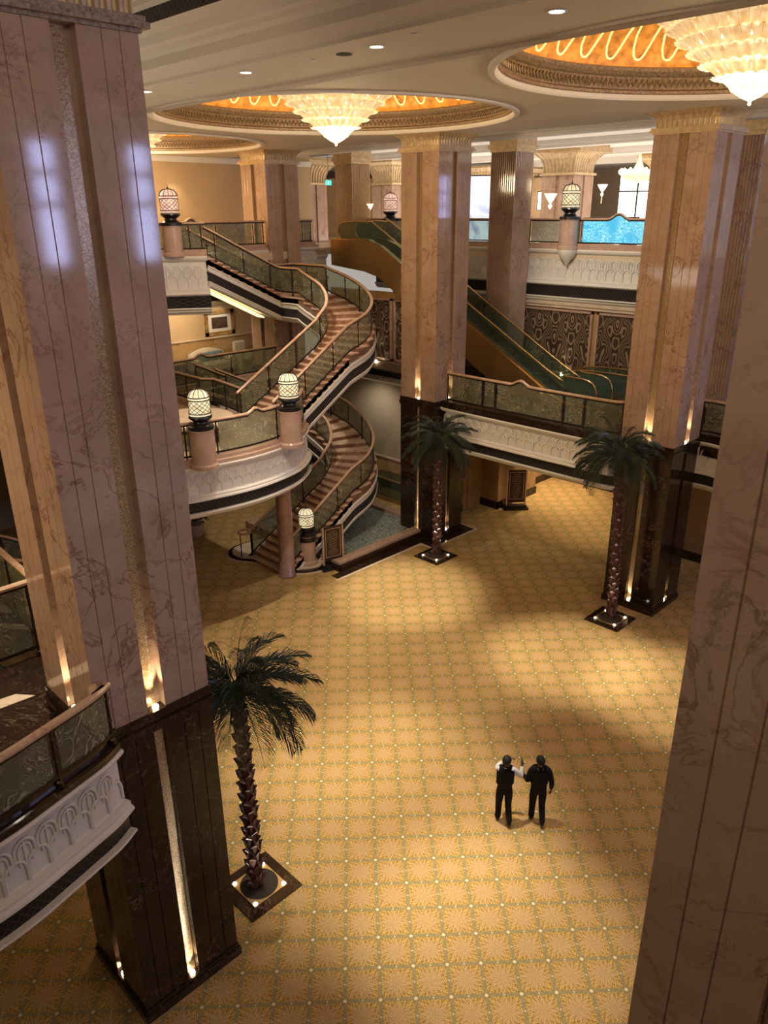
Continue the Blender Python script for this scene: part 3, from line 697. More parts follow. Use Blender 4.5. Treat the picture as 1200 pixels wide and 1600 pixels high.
# travelling in -y puts the drop (-x side) on the right
balcony(bridge, 5.3, 'long straight white balcony front spanning between the two black-based columns', curb='dark', w=.34)
LB = plen(bridge)
railing(bridge, 5.46, 'long glass railing on the bridge in front of the escalator foot', [.1,1.75,2.3,5.0,5.75,LB-.1], humps=[(3.3,.4,.16)], inset=.25)
eb = cr([(22.95,9.3),(22.98,8.8),(22.7,8.0),(22.3,7.4),(21.9,6.2),(21.7,4.0)], 4)
balcony(eb, 5.3, 'short white balcony front glimpsed to the right of the tall palm column', curb='dark', w=.34)
railing(eb, 5.46, 'dark glass railing corner seen past the tall palm column', [.05,.75,1.5,2.4,4.0], inset=.22)
nb = [(25.0,28.5),(25.0,21.2),(22.6,19.95)]
balcony(nb, 5.3, 'white fascia with dark frieze on the wall between the stairs and the pool column', w=.34)
lf = [(15.2,27.0),(20.6,27.0)]
balcony(lf, 5.3, 'white balcony front of the sofa lounge seen behind the stair rail', w=.34)
railing(lf, 5.46, 'glass railing in front of the cream sofa', [.1,3.0,5.3], humps=[(1.55,.35,.15)], inset=.15)
lv = [(3.9,13.6),(3.85,12.0),(3.0,11.9),(-3,11.85)]
lobv = [(15.2,27.0),(15.2,21.7)]
railing([(15.2,26.9),(15.2,24.9),(15.5,24.5),(15.2,22.2),(14.8,21.9)], 5.2, 'angled lobby railing along the stair opening behind the round table', [.05,.9,1.8,2.4,3.3,4.2,4.8], inset=.12, H=1.0)
balcony([(15.25,27.0),(15.25,21.8)][::-1], 5.15, 'lobby edge fascia facing the curved stair opening', w=.34, relief=False)
# west side, beyond the broad column
railing([(-3,11.95),(3.8,11.95)][::-1], 5.2, 'glass railing with dark swirls at the left picture edge beyond the broad column', [.08,1.4,3.0,4.6], inset=.1, H=1.3)
railing([(3.85,11.9),(3.95,14.5)], 5.2, 'pale handrail running away at the left picture edge', [.1,1.3,2.5], inset=.0, H=1.3)
# upper level
balcony(leftup, 10.5, 'tall white upper balcony front at the top of the curved stair', depth=2.1, w=.36)
LU = plen(leftup)
railing(leftup, 10.62, 'etched glass railing either side of the pedestal at the head of the stairs', [LU-.08,LU-.5,LU-.95,LU-1.75,LU-3.2,LU-4.7], inset=.22, H=1.0)
ub = [(16.6,27.3),(20.6,27.3)]
balcony(ub, 10.5, 'white upper fascia behind the descending stair rail', depth=2.1, w=.36)
railing(ub, 10.62, 'glass railing with a raised crest behind the upper stair run', [.05,1.6,3.4,3.9], humps=[(.5,.35,.15)], inset=.2, H=1.0)
bay = [(22.4,27.95),(23.9,27.95),(23.95,28.5)]
balcony(bay, 10.5, 'small projecting white balcony bay beside the escalator head', depth=1.6, w=.30)
railing(bay, 10.62, 'short two pane glass railing beside the escalator head', [.1,.75,1.45], inset=.2, H=1.0)
balcony([(22.0,28.6),(25.0,28.6)], 10.1, 'dark banded upper edge under the escalator head', depth=1.7, w=.36, relief=False)
er = [(28.1,31.5),(28.1,10.2)]
balcony([(28.1,28.6),(28.1,9.0)], 10.5, 'long white upper balcony front with arch relief behind the fluted column', depth=2.1, w=.36)
GY = 17.55; 
def ye(y): return 31.5-y
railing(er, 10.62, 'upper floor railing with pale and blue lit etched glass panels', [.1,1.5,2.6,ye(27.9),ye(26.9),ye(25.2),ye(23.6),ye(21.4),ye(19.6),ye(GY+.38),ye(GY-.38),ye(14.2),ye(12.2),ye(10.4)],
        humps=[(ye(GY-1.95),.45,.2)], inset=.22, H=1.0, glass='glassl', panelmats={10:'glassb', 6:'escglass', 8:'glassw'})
# ------------------------------------------------------------------ lamps and pedestals
def lamp(cx, cy, z, label, shade='shade', s=1.0, dark_base=True):
    t = thing('caged_lamp', label, 'lamp', (cx,cy,z), 'birdcage lamps on marble pedestals')
    a = lambda pr: [(r*s*1.1, z+h*s) for r, h in pr]
    MB().lathe(cx, cy, a([(.35,0),(.35,.10),(.29,.12),(.26,.15),(.20,.19),(.19,.24),(.27,.30),(.32,.35),(.31,.40)]), 24).build('lamp_base', 'black', t, smooth=False)
    MB().lathe(cx, cy, a([(.27,.40),(.285,.43),(.285,.98),(.27,1.0),(.24,1.09),(.17,1.16),(.06,1.20)]), 28).build('glass_shade', shade, t, smooth=True)
    mb = MB()
    for zz in (.42,.50,.90,.985): mb.lathe(cx, cy, a([(.290,zz-.014),(.304,zz-.014),(.304,zz+.014),(.290,zz+.014)]), 28, False)
    for i in range(12):
        for sg in (1,-1):
            mb.tube([(cx+.322*s*math.cos(t_), cy+.322*s*math.sin(t_), z+(.50+.40*q/6)*s) for q in range(7) for t_ in [2*PI*i/12+sg*q/6*PI/2]], 0.008*s, 4, False)
    for i in range(12):
        an = 2*PI*i/12; mb.tube([(cx+r*1.1*s*math.cos(an), cy+r*1.1*s*math.sin(an), z+h*s) for r, h in [(.295,.99),(.29,1.03),(.255,1.11),(.18,1.185),(.05,1.225)]], .012*s, 4)
    mb.build('metal_cage', 'bronze', t)
    MB().lathe(cx, cy, a([(.06,1.20),(.03,1.23),(.035,1.26),(.012,1.28),(.006,1.38)]), 10).build('finial', 'bronze', t)
    light('POINT', 'lamp_bulb', (cx,cy,z+.7*s), 14, (1,.85,.6), shadow_soft_size=.3)
    return t
def pedestal(cx, cy, z0, z1, label, r=.34, m='rosa', corbel=False):
    t = thing('lamp_pedestal', label, 'pedestal', (cx,cy,z0), 'round marble lamp pedestals')
    MB().lathe(cx, cy, [(r+.05,z0),(r+.05,z0+.10),(r+.02,z0+.13),(r,z0+.15),(r,z1-.05),(r+.02,z1-.03),(r+.02,z1)], 32).build('marble_drum', m, t, smooth=False)
    if corbel: MB().lathe(cx, cy, [(.01,z0-.62),(.05,z0-.55),(.10,z0-.45),(r*.8,z0-.28),(r+.04,z0-.05),(r+.04,z0)], 24).build('corbel', 'plaster', t, smooth=True)
    return t
pedestal(11.0,18.12,5.3,6.42,'rose marble pedestal at the widest bulge of the balcony', corbel=False)
lamp(11.0,18.12,6.42,'lit lamp left of the crested glass panel on the round balcony', s=.92)
pedestal(14.05,18.05,5.3,6.42,'rose marble pedestal at the right end of the crested glass panel')
lamp(14.05,18.05,6.42,'lit lamp beside the foot of the upper curved stair', s=.92)
pedestal(15.85,19.75,0.15,1.25,'rose marble pedestal with a black collar at the stair foot', r=.30)
MB().lathe(15.85,19.75,[(.32,1.05),(.325,1.2),(.32,1.24)],28).build('black_collar','black',bpy.data.objects['marble_drum.002'],origin=(15.85,19.75,.15))
lamp(15.85,19.75,1.25,'lit lamp on the ground floor beside the menu stand', s=.84)
pedestal(15.45,26.15,10.5,11.55,'amber pedestal at the head of the upper stair')
lamp(15.45,26.15,11.55,'rose lit lamp in front of the beige wall', 'shadep', s=1.0)
pedestal(28.0,GY,10.5,11.62,'pedestal between pale and blue glass panels', corbel=True, r=.36)
lamp(28.0,GY,11.62,'dark caged lamp beside the blue lit panel', s=1.05)
pedestal(28.1,27.5,10.5,11.55,'pedestal beyond the escalator handrails')
lamp(28.1,27.5,11.55,'rose lit lamp above the escalator', 'shadep', s=1.0)
lb_in = lobby
LL = plen(lobby)
def s_at(path, x):
    s = 0
    for a, b in zip(path, path[1:]):
        if (a[0]-x)*(b[0]-x) <= 0: return s+math.dist(a[:2], b[:2])*abs(x-a[0])/max(1e-9, abs(b[0]-a[0]))
        s += math.dist(a[:2], b[:2])
    return s
railing(lobby, 5.46, 'curved railing with a crested glass panel between the two lit balcony lamps', [.1, s_at(lobby,10.55), s_at(lobby,11.45), s_at(lobby,13.6), s_at(lobby,14.5), LL-.15], humps=[(s_at(lobby,12.75),.3,.13)], inset=.2, glass='glassl')
# ------------------------------------------------------------------ curved stairs
I_ = [(0,14.7,21.85),(13,18.15,21.7)]; ci = cr([(18.15,21.7),(19.0,22.05),(19.55,22.95),(19.7,24.4)], 6)
I_ += [(13+10*k/(len(ci)-1), *p) for k, p in enumerate(ci)][1:]+[(25,19.7,25.5),(35,16.4,25.5)]
I_.insert(-2, (24,19.7,25.5))
O_ = [(0,14.7,19.65),(13,18.0,19.65)]; co = cr([(18.0,19.65),(19.15,19.85),(20.2,20.6),(21.05,21.9),(21.6,23.5),(21.75,25.0)], 5)
O_ += [(13+10*k/(len(co)-1), *p) for k, p in enumerate(co)][1:]+[(24,21.75,27.1),(25,19.7,27.1),(35,16.4,27.1)]
def lerpk(K, t):
    t = min(max(t, 0), 35)
    for a, b in zip(K, K[1:]):
        if a[0] <= t <= b[0]: u = (t-a[0])/max(1e-9, b[0]-a[0]); return (a[1]+(b[1]-a[1])*u, a[2]+(b[2]-a[2])*u)
    return K[-1][1:]
def rise(t):
    if t <= 23: return .159*t
    if t <= 25: return .159*23
    return .159*(t-2)
def stair(z0, label, mirror=False, t0=0, t1=35, detail=True, cove=False):
    fx = (lambda p: (25.2-p[0],)+tuple(p[1:])) if mirror else (lambda p: p)
    o = fx((17.5,21,z0)); t = thing('curved_staircase', label, 'staircase', o, 'matching curved marble staircases')
    stp = (25.2 if mirror else 0)
    for k in range(t0, t1):
        if k == 24: continue
        top = z0+rise(k)+.159 if k < 23 else z0+rise(k)+(.0 if k < 25 else .159)
        e = [q for q in (k, k+.5, k+1)]
        if k == 23: e = [23,24]; poly = [lerpk(I_,23),lerpk(I_,24),lerpk(O_,25),lerpk(O_,24),lerpk(O_,23)]; top = z0+.159*23+.0
        else: poly = [lerpk(I_,q) for q in e]+[lerpk(O_,q) for q in reversed(e)]
        poly = [fx(p) for p in poly]
        # treads oversail the strings a little
        cx = sum(p[0] for p in poly)/len(poly); cy = sum(p[1] for p in poly)/len(poly)
        big = [(cx+(x-cx)*1.03, cy+(y-cy)*1.03) for x, y in poly]
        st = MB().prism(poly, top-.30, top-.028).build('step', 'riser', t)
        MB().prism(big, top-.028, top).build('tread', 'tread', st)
    ts = []
    q = t0
    while q < t1: ts.append(q); q += .5
    ts.append(t1)
    ts = [q for q in ts if q not in (24.5,)]
    def edge(K, off):
        pts = []
        for q in ts:
            p = lerpk(K, q)
            if pts and math.dist(p, pts[-1][:2]) < .02: continue
            pts.append((p[0], p[1], z0+rise(q)+.08))
        return pts
    for K, side in ((I_, -1), (O_, 1)):
        P = [fx(p) for p in edge(K, 0)]; sd = side*(-1 if mirror else 1)
        s = lambda pr: [(o_*sd, z) for o_, z in pr]
        MB().sweep(P, s([(-.12,-.30),(.0,-.30),(.0,-.10),(-.04,-.06),(-.12,-.06)])).build('marble_string', 'rosa', t)
        MB().sweep(P, s([(-.15,-.30),(.05,-.30),(.06,-.34),(.03,-.38),(.03,-.52),(-.15,-.52)])).build('upper_plaster_band', 'plaster', t)
        MB().sweep(P, s([(-.15,-.52),(.01,-.52),(.01,-.86),(-.15,-.86)])).build('dark_frieze', 'lattice', t)
        MB().sweep(P, s([(-.15,-.86),(.04,-.86),(.05,-.89),(.02,-.93),(.0,-1.0),(-.05,-1.05),(-.15,-1.08)])).build('lower_plaster_band', 'plaster', t)
        # railing
        L = plen(P); n = round(L/1.25)
        posts = [.12+(L-.24)*i/n for i in range(n+1)]
        railing(P, 0, '', posts, H=1.02, inset=.10*sd, parent=t, z0=.14)
    mb = MB(); vs = []
    tq = [q for q in ts]
    for q in tq:
        a, b = fx(lerpk(I_,q)), fx(lerpk(O_,q)); z = z0+rise(q)+.08-.98
        vs += [(a[0],a[1],z),(b[0],b[1],z),(a[0],a[1],z+.5),(b[0],b[1],z+.5)]
    n = len(tq)
    mb.add(vs, [(4*i,4*i+1,4*i+5,4*i+4) for i in range(n-1)]); mb.build('soffit', 'plaster', t)
    if cove:
        a, b = (19.2,26.0), (16.6,26.0); za, zb = z0+rise(26)-.95, z0+rise(34)-.95
        MB().add([(a[0],a[1],za),(b[0],b[1],zb),(b[0],b[1]+.5,zb),(a[0],a[1]+.5,za),(a[0],a[1],za-.05),(b[0],b[1],zb-.05),(b[0],b[1]+.5,zb-.05),(a[0],a[1]+.5,za-.05)],
                 [(0,1,2,3),(7,6,5,4),(0,4,5,1),(1,5,6,2),(2,6,7,3),(3,7,4,0)]).build('cove_light', 'cove2', t)
    return t
stair(5.15, 'upper curved marble staircase rising from the lamp-lit balcony to the top floor', cove=True)
stair(-.02, 'lower curved marble staircase rising from the carpet beside the pool')
stair(5.15, 'upper staircase glimpsed at the left picture edge behind the broad column', mirror=True, t0=4, t1=24)
stair(-.02, 'lower staircase glimpsed at the left picture edge behind the broad column', mirror=True, t0=0, t1=20)
# stair foot
foot = cr([(16.2,22.9),(14.9,23.0),(14.35,22.6),(14.35,22.0),(14.7,21.4),(14.75,20.6),(15.0,19.8),(15.6,19.25),(16.4,19.1)], 4)
ft = thing('stair_plinth', 'rounded dark marble plinth with pale landing at the foot of the lower stair', 'plinth', (15.3,21,0))
MB().prism(foot+[(16.4,22.9)], 0, .10).build('dark_border', 'dark', ft)
MB().prism([(x*.93+15.8*.07, y*.93+21*.07) for x, y in foot]+[(16.2,22.7)], .10, .14).build('pale_landing', 'cream', ft)
MB().sweep([p for p in foot], [(-.0,0),(.0,.03),(-.12,.03),(-.12,0)] if False else [(.0,0.0),(.0,.02),(.1,.02),(.1,0.0)]).build('pale_edging', 'cream', ft)
nw = thing('newel_rail', 'looped bronze and wood newel rail at the foot of the lower stair', 'railing', (14.75,21.9,.14))
MB().tube([(14.75+.22*math.cos(a)-.05, 21.95+.22*math.sin(a), 1.06) for a in [PI*2*q/16 for q in range(17)]], .045, 8).build('handrail_loop', 'rail', nw)
for x, y in ((14.5,21.95),(14.9,21.8)): MB().lathe(x, y, [(.03,.14),(.02,.2),(.02,.5),(.03,.55),(.02,.6),(.02,1.03)], 8).build('post', 'bronze', nw)
rc = thing('round_column', 'short round striped marble column under the lamp-lit balcony', 'column', (14.87,19.72,0))
MB().lathe(14.87,19.72,[(.31,0),(.31,.06),(.27,.1),(.265,3.5),(.29,3.6),(.33,3.72)],28).build('shaft','trunkm',rc,smooth=True)
# ------------------------------------------------------------------ escalator between the middle and upper floors
def escalator(x0, x1, ya, za, yb, zb, label, upper=True):
    """rises towards +y: foot at (ya, za), head at (yb, zb)"""
    t = thing('escalator', label, 'escalator', ((x0+x1)/2, (ya+yb)/2, za))
    rise_, run = zb-za, yb-ya; k = rise_/run
    def line(y): return za+(y-ya)*k
    prof = [(ya-2.2,za+.02),(ya-.6,za+.06),(ya,za+.28),(yb-.3,zb+.12),(yb+.5,zb+.38),(yb+2.9,zb+.38)]
    low = [(yb+2.9,zb-.75),(yb+.7,zb-.95),(yb-.2,zb-1.15),(ya+1.6,za-.32),(ya-2.2,za-.32)]
    for xx in (x0, x1-.06):
        poly = prof+low; n = len(poly); vs = [(xx,y,z) for y,z in poly]+[(xx+.06,y,z) for y,z in poly]
        MB().add(vs, [tuple(range(n-1,-1,-1)), tuple(range(n,2*n))]+[(i,(i+1)%n,n+(i+1)%n,n+i) for i in range(n)]).build('side_cladding', 'clad', t)
    MB().add([(x,y,z) for y,z in low for x in (x0,x1)], [(2*i,2*i+1,2*i+3,2*i+2) for i in range(len(low)-1)]).build('underside', 'clad', t)
    for xx in (x0+.10, x1-.16):
        sm = cr([(ya-2.0,za+.10),(ya-1.9,za+.75),(ya-1.5,za+.98),(ya-.6,za+1.02),(ya+.3,line(ya+.3)+1.05),(yb-.4,line(yb-.4)+1.0),(yb+.5,zb+1.12),(yb+1.9,zb+1.14),(yb+2.4,zb+1.0),(yb+2.5,zb+.62),(yb+2.3,zb+.4)], 5)
        gp = [(y,z-.03) for y,z in sm]; dk = [(yb+.5,zb+.36),(yb-.3,zb+.1),(ya,za+.26),(ya-.6,za+.05)]
        poly = gp+dk; n = len(poly)
        MB().add([(xx,y,z) for y,z in poly]+[(xx+.02,y,z) for y,z in poly], [tuple(range(n-1,-1,-1)), tuple(range(n,2*n))]+[(i,(i+1)%n,n+(i+1)%n,n+i) for i in range(n)]).build('glass_balustrade', 'escglass', t)
        MB().tube([(xx+.01,y,z) for y,z in sm], .038, 8).build('handrail', 'brass' , t, smooth=True)
    for xx in (x0+.06, x1-.30):
        P = [(y,z) for y,z in prof]; n = len(P)
        MB().add([(xx+a,y,z+b) for y,z in P for a,b in ((0,0),(.24,0),(.24,.035),(0,.035))], [(4*i+e,4*i+(e+1)%4,4*i+4+(e+1)%4,4*i+4+e) for i in range(n-1) for e in range(4)]).build('deck_strip', 'brass' if xx > x0+.5 else 'brass', t)
    N = int(rise_/.2)
    st = MB()
    proto = None
    for i in range(N):
        z = za+rise_*(i+1)/N-.02; y = ya+run*(i)/N
        m = MB().box(x0+.3, x1-.3, y, y+run/N+.02, z-.2, z)
        o = m.build('step', 'escstep', t)
    MB().box(x0+.3,x1-.3,ya-2.1,ya,za-.02,za+.015).build('comb_plate', 'steel', t)
    MB().box(x0+.3,x1-.3,yb,yb+2.7,zb-.05,zb+.015).build('comb_plate', 'steel', t)
    return t
def escstep():
    n = NB('grooved_escalator_step'); x, y, z = n.xyz(n.coord()); f = n.step(n.M('SINE', n.M('MULTIPLY', x, 150.0)), -.2, .5)
    n.bump(f, .8, .01); return n.fin(n.mix(f, (.06,.07,.065), (.22,.25,.23)), .4, .6)
MT['escstep'] = escstep()
escalator(24.95, 26.35, 16.0, Z1, 25.4, Z2, 'escalator with brass handrails climbing behind the pool column')
e2 = thing('escalator_balustrade', 'curved glass escalator end behind the lower stair', 'escalator', (23.2,22.5,0))
for xx in (22.7, 23.5):
    sm = cr([(21.2,.95),(23.2,.98),(23.9,.8),(24.0,.45),(23.7,.15)], 6)
    poly = [(y,z-.03) for y,z in sm]+[(21.2,.12)]; n = len(poly)
    MB().add([(xx,y,z) for y,z in poly]+[(xx+.02,y,z) for y,z in poly], [tuple(range(n-1,-1,-1)), tuple(range(n,2*n))]+[(i,(i+1)%n,n+(i+1)%n,n+i) for i in range(n)]).build('glass_panel', 'escglass', e2)
    MB().tube([(xx+.01,y,z) for y,z in sm], .035, 8).build('handrail', 'brass', e2, smooth=True)
MB().box(22.6,23.62,20.8,24.1,0,.14).build('deck','clad',e2)
# second, partly hidden escalator foot beside the first
e3 = thing('escalator_balustrade', 'low curved brass handrails behind the crested glass rail near the palm', 'escalator', (27.3,14.2,Z1))
for xx in (26.75, 27.8):
    sm = cr([(16.6,Z1+.7),(15.6,Z1+.95),(13.6,Z1+.98),(12.9,Z1+.8),(12.8,Z1+.4),(13.1,Z1+.12)], 6)
    poly = [(y,z-.03) for y,z in sm]+[(16.6,Z1+.1)]; n = len(poly)
    MB().add([(xx,y,z) for y,z in poly]+[(xx+.02,y,z) for y,z in poly], [tuple(range(n-1,-1,-1)), tuple(range(n,2*n))]+[(i,(i+1)%n,n+(i+1)%n,n+i) for i in range(n)]).build('glass_panel', 'escglass', e3)
    MB().tube([(xx+.01,y,z) for y,z in sm], .035, 8).build('handrail', 'brass', e3, smooth=True)
MB().box(26.7,27.9,12.8,16.6,Z1,Z1+.12).build('deck','clad',e3)

# carved wall panels --------------------------------------------------
def wallpanel(x, y0, y1, z0, z1, label):
    t = thing('carved_wall_panel', label, 'wall panel', (x,(y0+y1)/2,z0), 'framed arabesque wall panels')
    f = .09
    MB().box(x-.05,x,y0+f,y1-f,z0+f,z1-f).build('carved_panel', 'damask', t)
    MB().box(x-.12,x,y0,y0+f,z0,z1).box(x-.12,x,y1-f,y1,z0,z1).box(x-.12,x,y0,y1,z0,z0+f).box(x-.12,x,y0,y1,z1-f,z1).build('frame', 'rosa', t)
    return t
for (y0, y1), lb in zip([(19.9,22.0),(16.3,19.7),(12.6,16.1),(9.0,12.4)], ['narrow arabesque panel directly right of the escalator','broad arabesque panel with two lit spots beside the columns','arabesque panel behind the bridge column','arabesque panel far right behind the column']):
    wallpanel(28.35, y0, y1, Z1+.35, Z2-2.25, lb)
MB_ = MB().box(28.2,28.35,9,22.2,Z2-2.2,Z2-2.08).box(28.15,28.35,9,22.2,Z2-2.08,Z2-1.98); struct('trim_9', MB_, 'cream')
struct('trim_10', MB().box(28.1,28.35,9,22.2,Z1,Z1+.3), 'goldmold')
for (y0, y1), lb in zip([(24.55,26.75),(21.9,24.4)], ['arabesque panel left of the gold frame post below the escalator','arabesque panel hidden half by the pool column']):
    wallpanel(25.2, y0, y1, Z1+.45, 8.35, lb)
struct('trim_11', MB().box(24.9,25.2,21.3,28.6,Z1+.02,Z1+.4), 'goldmold')
for (x, y) in [(28.05,18.9),(28.05,17.4),(28.05,21.0),(24.85,25.3)]:
    z = Z1+.42; MB().lathe(x, y, [(.05,z-.12),(.05,z),(.03,z+.01)], 10)
    t = tag(MB().lathe(x,y,[(.06,z-.1),(.06,z),(.04,z+.02)],12).build('wall_uplight','lampw2'), {18.9:'lit uplight under the broad arabesque panel, nearer the escalator',17.4:'lit uplight under the broad arabesque panel, nearer the tall palm',21.0:'lit uplight glimpsed through the escalator glass below the narrow panel',25.3:'bright lit uplight under the arabesque panel right of the curved stair'}[y], 'light', 'panel uplights')
    light('SPOT','panel_uplight',(x,y,z+.05),26,(1,.86,.6),(x+.12,y,z+2),spot_size=math.radians(60),spot_blend=.7,shadow_soft_size=.02)
# pool ----------------------------------------------------------------
pt = thing('tiled_pool', 'shallow tiled pool with a rose marble ledge under the curved stair', 'pool', (19,21,0))
MB().box(16.75,21.2,19.0,24.0,.01,.22).build('water', 'water', pt)
MB().box(16.35,20.65,18.62,19.0,.02,.34).box(16.35,16.75,19.0,24.0,.02,.34).box(21.2,21.6,19.75,24.0,.02,.34).box(16.35,21.6,24.0,24.3,.02,.34).build('ledge', 'rosa', pt)
MB().box(16.30,20.66,18.56,18.62,.0,.24).box(16.29,16.35,18.56,19.4,.0,.24).build('dark_riser', 'wood', pt)
MB().box(15.9,20.5,18.2,18.56,.0,.012).box(20.3,22.75,17.6,17.95,.0,.012).box(20.2,20.6,17.6,18.6,0,.013).box(22.4,22.75,17.95,20.2,.0,.012).build('floor_border', 'dark', pt)
MB().box(15.8,20.12,18.1,18.2,.0,.016).box(20.1,20.2,17.5,18.2,0,.016).box(20.2,22.85,17.5,17.6,.0,.016).box(22.75,22.85,17.6,20.2,.0,.016).build('pale_edging', 'cream', pt)
MB().box(21.6,23.9,24.3,30.0,.0,.012)
# palms -----------------------------------------------------------------
def palm(bx, by, px, py, h, lean, label, seed, spread=1.35, nf=64, col=None):
    rnd = random.Random(seed)
    t = thing('palm_tree', label, 'palm', (bx,by,0), 'preserved palms in marble floor plates')
    # trunk: ringed stack of pointed boot scales
    prof = []; N = int(h/.11)
    def cen(z): q = z/h; return bx+lean[0]*q*q, by+lean[1]*q*q
    pts = [(*cen(z), z) for z in [h*i/24 for i in range(25)]]
    tr = MB().tube(pts, [.135-.03*(i/24) for i in range(25)], 10); 
    for i in range(int(h/.038)):
        z = .02+i*.038; a = i*2.399; cx, cy = cen(z); r = .135-.03*z/h
        c, s = math.cos(a), math.sin(a); wd = .075
        p = lambda rr, off, dz: (cx+rr*c-off*s, cy+rr*s+off*c, z+dz)
        tr.add([p(r*.9,-wd,-.03),p(r*.9,wd,-.03),p(r+.035,wd*.6,.05),p(r+.075,0,.10),p(r+.035,-wd*.6,.05),p(r*.9,0,.12)], [(0,1,2,3,4),(4,3,5),(3,2,5),(0,4,5),(2,1,5)])
    tr.build('trunk', 'trunk', t, recalc=False)
    cx, cy = cen(h)
    for k in range(nf):
        q = k/nf; az = k*2.399+rnd.uniform(-.2,.2)
        el = math.radians(84-118*q+rnd.uniform(-8,8)); L = spread*(rnd.uniform(.85,1.1))
        if col and math.cos(az)*(col[0]-bx)+math.sin(az)*(col[1]-by) > .55*math.dist(col, (bx,by)): L *= .68
        droop = .55+.35*rnd.random()
        pts = []; n = 12; x, z = .05, 0; e = el
        pl = [(0.03,0)]
        for i in range(n):
            x += math.cos(e)*L/n; z += math.sin(e)*L/n; e -= droop*2.0/n*(1.2 if e > 0 else .75)
            e = max(e, math.radians(-82)); pl.append((x, z))
        P = [Vector((cx+r*math.cos(az), cy+r*math.sin(az), h-.05+zz)) for r, zz in pl]
        mb = MB().tube(P, [.013*(1-i/(n+2)) for i in range(n+1)], 4)
        side = Vector((-math.sin(az), math.cos(az), 0))
        M_ = 30
        for i in range(3, M_):
            s = i/M_*n; j = min(int(s), n-1); p = P[j].lerp(P[j+1], s-j); d = (P[j+1]-P[j]).normalized()
            nrm = side.cross(d).normalized()
            ll = .30*spread*(math.sin(PI*min(1, (i/M_)*.85+.18)))**.7+.05
            for sg in (-1, 1):
                dr = (d*1.0+side*sg*.6+nrm*rnd.uniform(-.25,.1)).normalized(); q_ = p+dr*ll*.6; tip = p+dr*ll+Vector((0,0,-.35*ll)); wv = nrm*.007+d*.003
                mb.add([p-wv, p+wv, q_+wv*1.3, tip, q_-wv*1.3], [(0,1,2,3,4)])
        mb.build('frond', 'frond', t, recalc=False)
    # floor plate
    MB().box(px-.58,px+.58,py-.58,py+.58,0,.035).build('marble_plate', 'dark', t)
    MB().box(px-.38,px+.38,py-.38,py+.38,.035,.055).build('brass_plate', 'brassplate', t)
    MB().lathe(px, py, [(.36,.05),(.36,.066),(.1,.075)], 32).build('gravel', 'soil', t)
    for a, b in ((-.33,-.33),(.33,-.33),(-.33,.33),(.33,.33)):
        MB().lathe(px+a, py+b, [(.035,.05),(.035,.075),(.02,.085)], 12).build('uplight', 'lampw', t)
        light('SPOT', 'palm_uplight', (px+a*1.02,py+b*1.02,.11), 45, (1,.9,.72), (bx,by,h*.55), spot_size=math.radians(50), spot_blend=.7, shadow_soft_size=.02)
    return t
MT['brassplate'] = plain('satin_brass_plate', (.55,.36,.15), .4, .5, .5)
palm(6.02, 9.55, 6.07, 9.52, 4.5, (-.04,0), 'palm in front of the broad marble column, its feathery crown nearest the viewer', 3, 1.45, 56, CA)
palm(19.82, 17.05, 19.7, 17.0, 4.55, (0,0), 'palm in front of the pool column', 8, 1.4, 56, CC)
palm(20.0, 9.97, 19.95, 9.95, 5.45, (-.22,.22), 'palm with the tallest trunk beside the bridge column on the right', 12, 1.45, 56, CD)
pw = thing('palm_tree', 'palm top poking up at the left picture edge', 'palm', (3.3,17.0,0))
rnd = random.Random(5)
MB().tube([(3.3,17.0,0),(3.3,17.0,2.2)], .13).build('trunk','trunk',pw)
for k in range(26):
    az = k*2.399; pl = [(0,0)]; e = math.radians(70-100*k/26); x = z = 0
    for i in range(9): x += math.cos(e)*.15; z += math.sin(e)*.15; e -= .18; pl.append((x,z))
    P = [Vector((3.3+r*math.cos(az), 17.0+r*math.sin(az), 2.2+zz)) for r, zz in pl]; mb = MB().tube(P, .012, 4); side = Vector((-math.sin(az), math.cos(az), 0))
    for i in range(1, 9):
        for h_ in (0,.5):
            p = P[i].lerp(P[min(9,i+1)], h_); d = (P[i]-P[i-1]).normalized()
            for sg in (-1,1): q_ = p+(d*.8+side*sg)*.2; mb.add([p-Vector((0,0,.012)),p+Vector((0,0,.012)),q_+Vector((0,0,.01)),p+(d*.8+side*sg)*.32+Vector((0,0,-.08))],[(0,1,2,3)])
    mb.build('frond','frond',pw,recalc=False)
# downlights and ceiling fittings -----------------------------------------
for x, y, lb in [(9.24,12.6,'second from the broad column'),(9.33,9.41,'midway along the cornice'),(9.43,6.32,'nearest the right hand dome'),(9.12,15.87,'closest to the broad marble column')]:
    t = thing('recessed_downlight', 'white recessed downlight in the cornice soffit, '+lb, 'downlight', (x,y,ZC-.05), 'recessed downlights in the near soffit')
    MB().lathe(x, y, [(.10,ZC-.036),(.13,ZC-.036),(.13,ZC-.05),(.10,ZC-.05)], 24, False).build('trim_ring', 'plaster', t)
    MB().lathe(x, y, [(.10,ZC-.042),(.02,ZC-.042)], 24).build('lens', 'lampw', t)
for x, y, lb in [(9.1,8.4,'toward the right hand dome'),(9.23,14.38,'above the left end of the big dome'),(9.36,10.9,'above the big chandelier')]:
    tag(MB().lathe(x,y,[(.05,ZC-.036),(.05,ZC-.05),(.02,ZC-.055)],12).build('ceiling_sensor','plaster'), 'tiny round sprinkler cap in the cornice soffit, '+lb, 'sprinkler', 'ceiling sprinkler caps')
tag(MB().lathe(9.39,10.2,[(.09,ZC-.036),(.13,ZC-.045),(.08,ZC-.045)],20).build('air_grille','soil'), 'small dark round grille in the soffit between two downlights', 'vent')
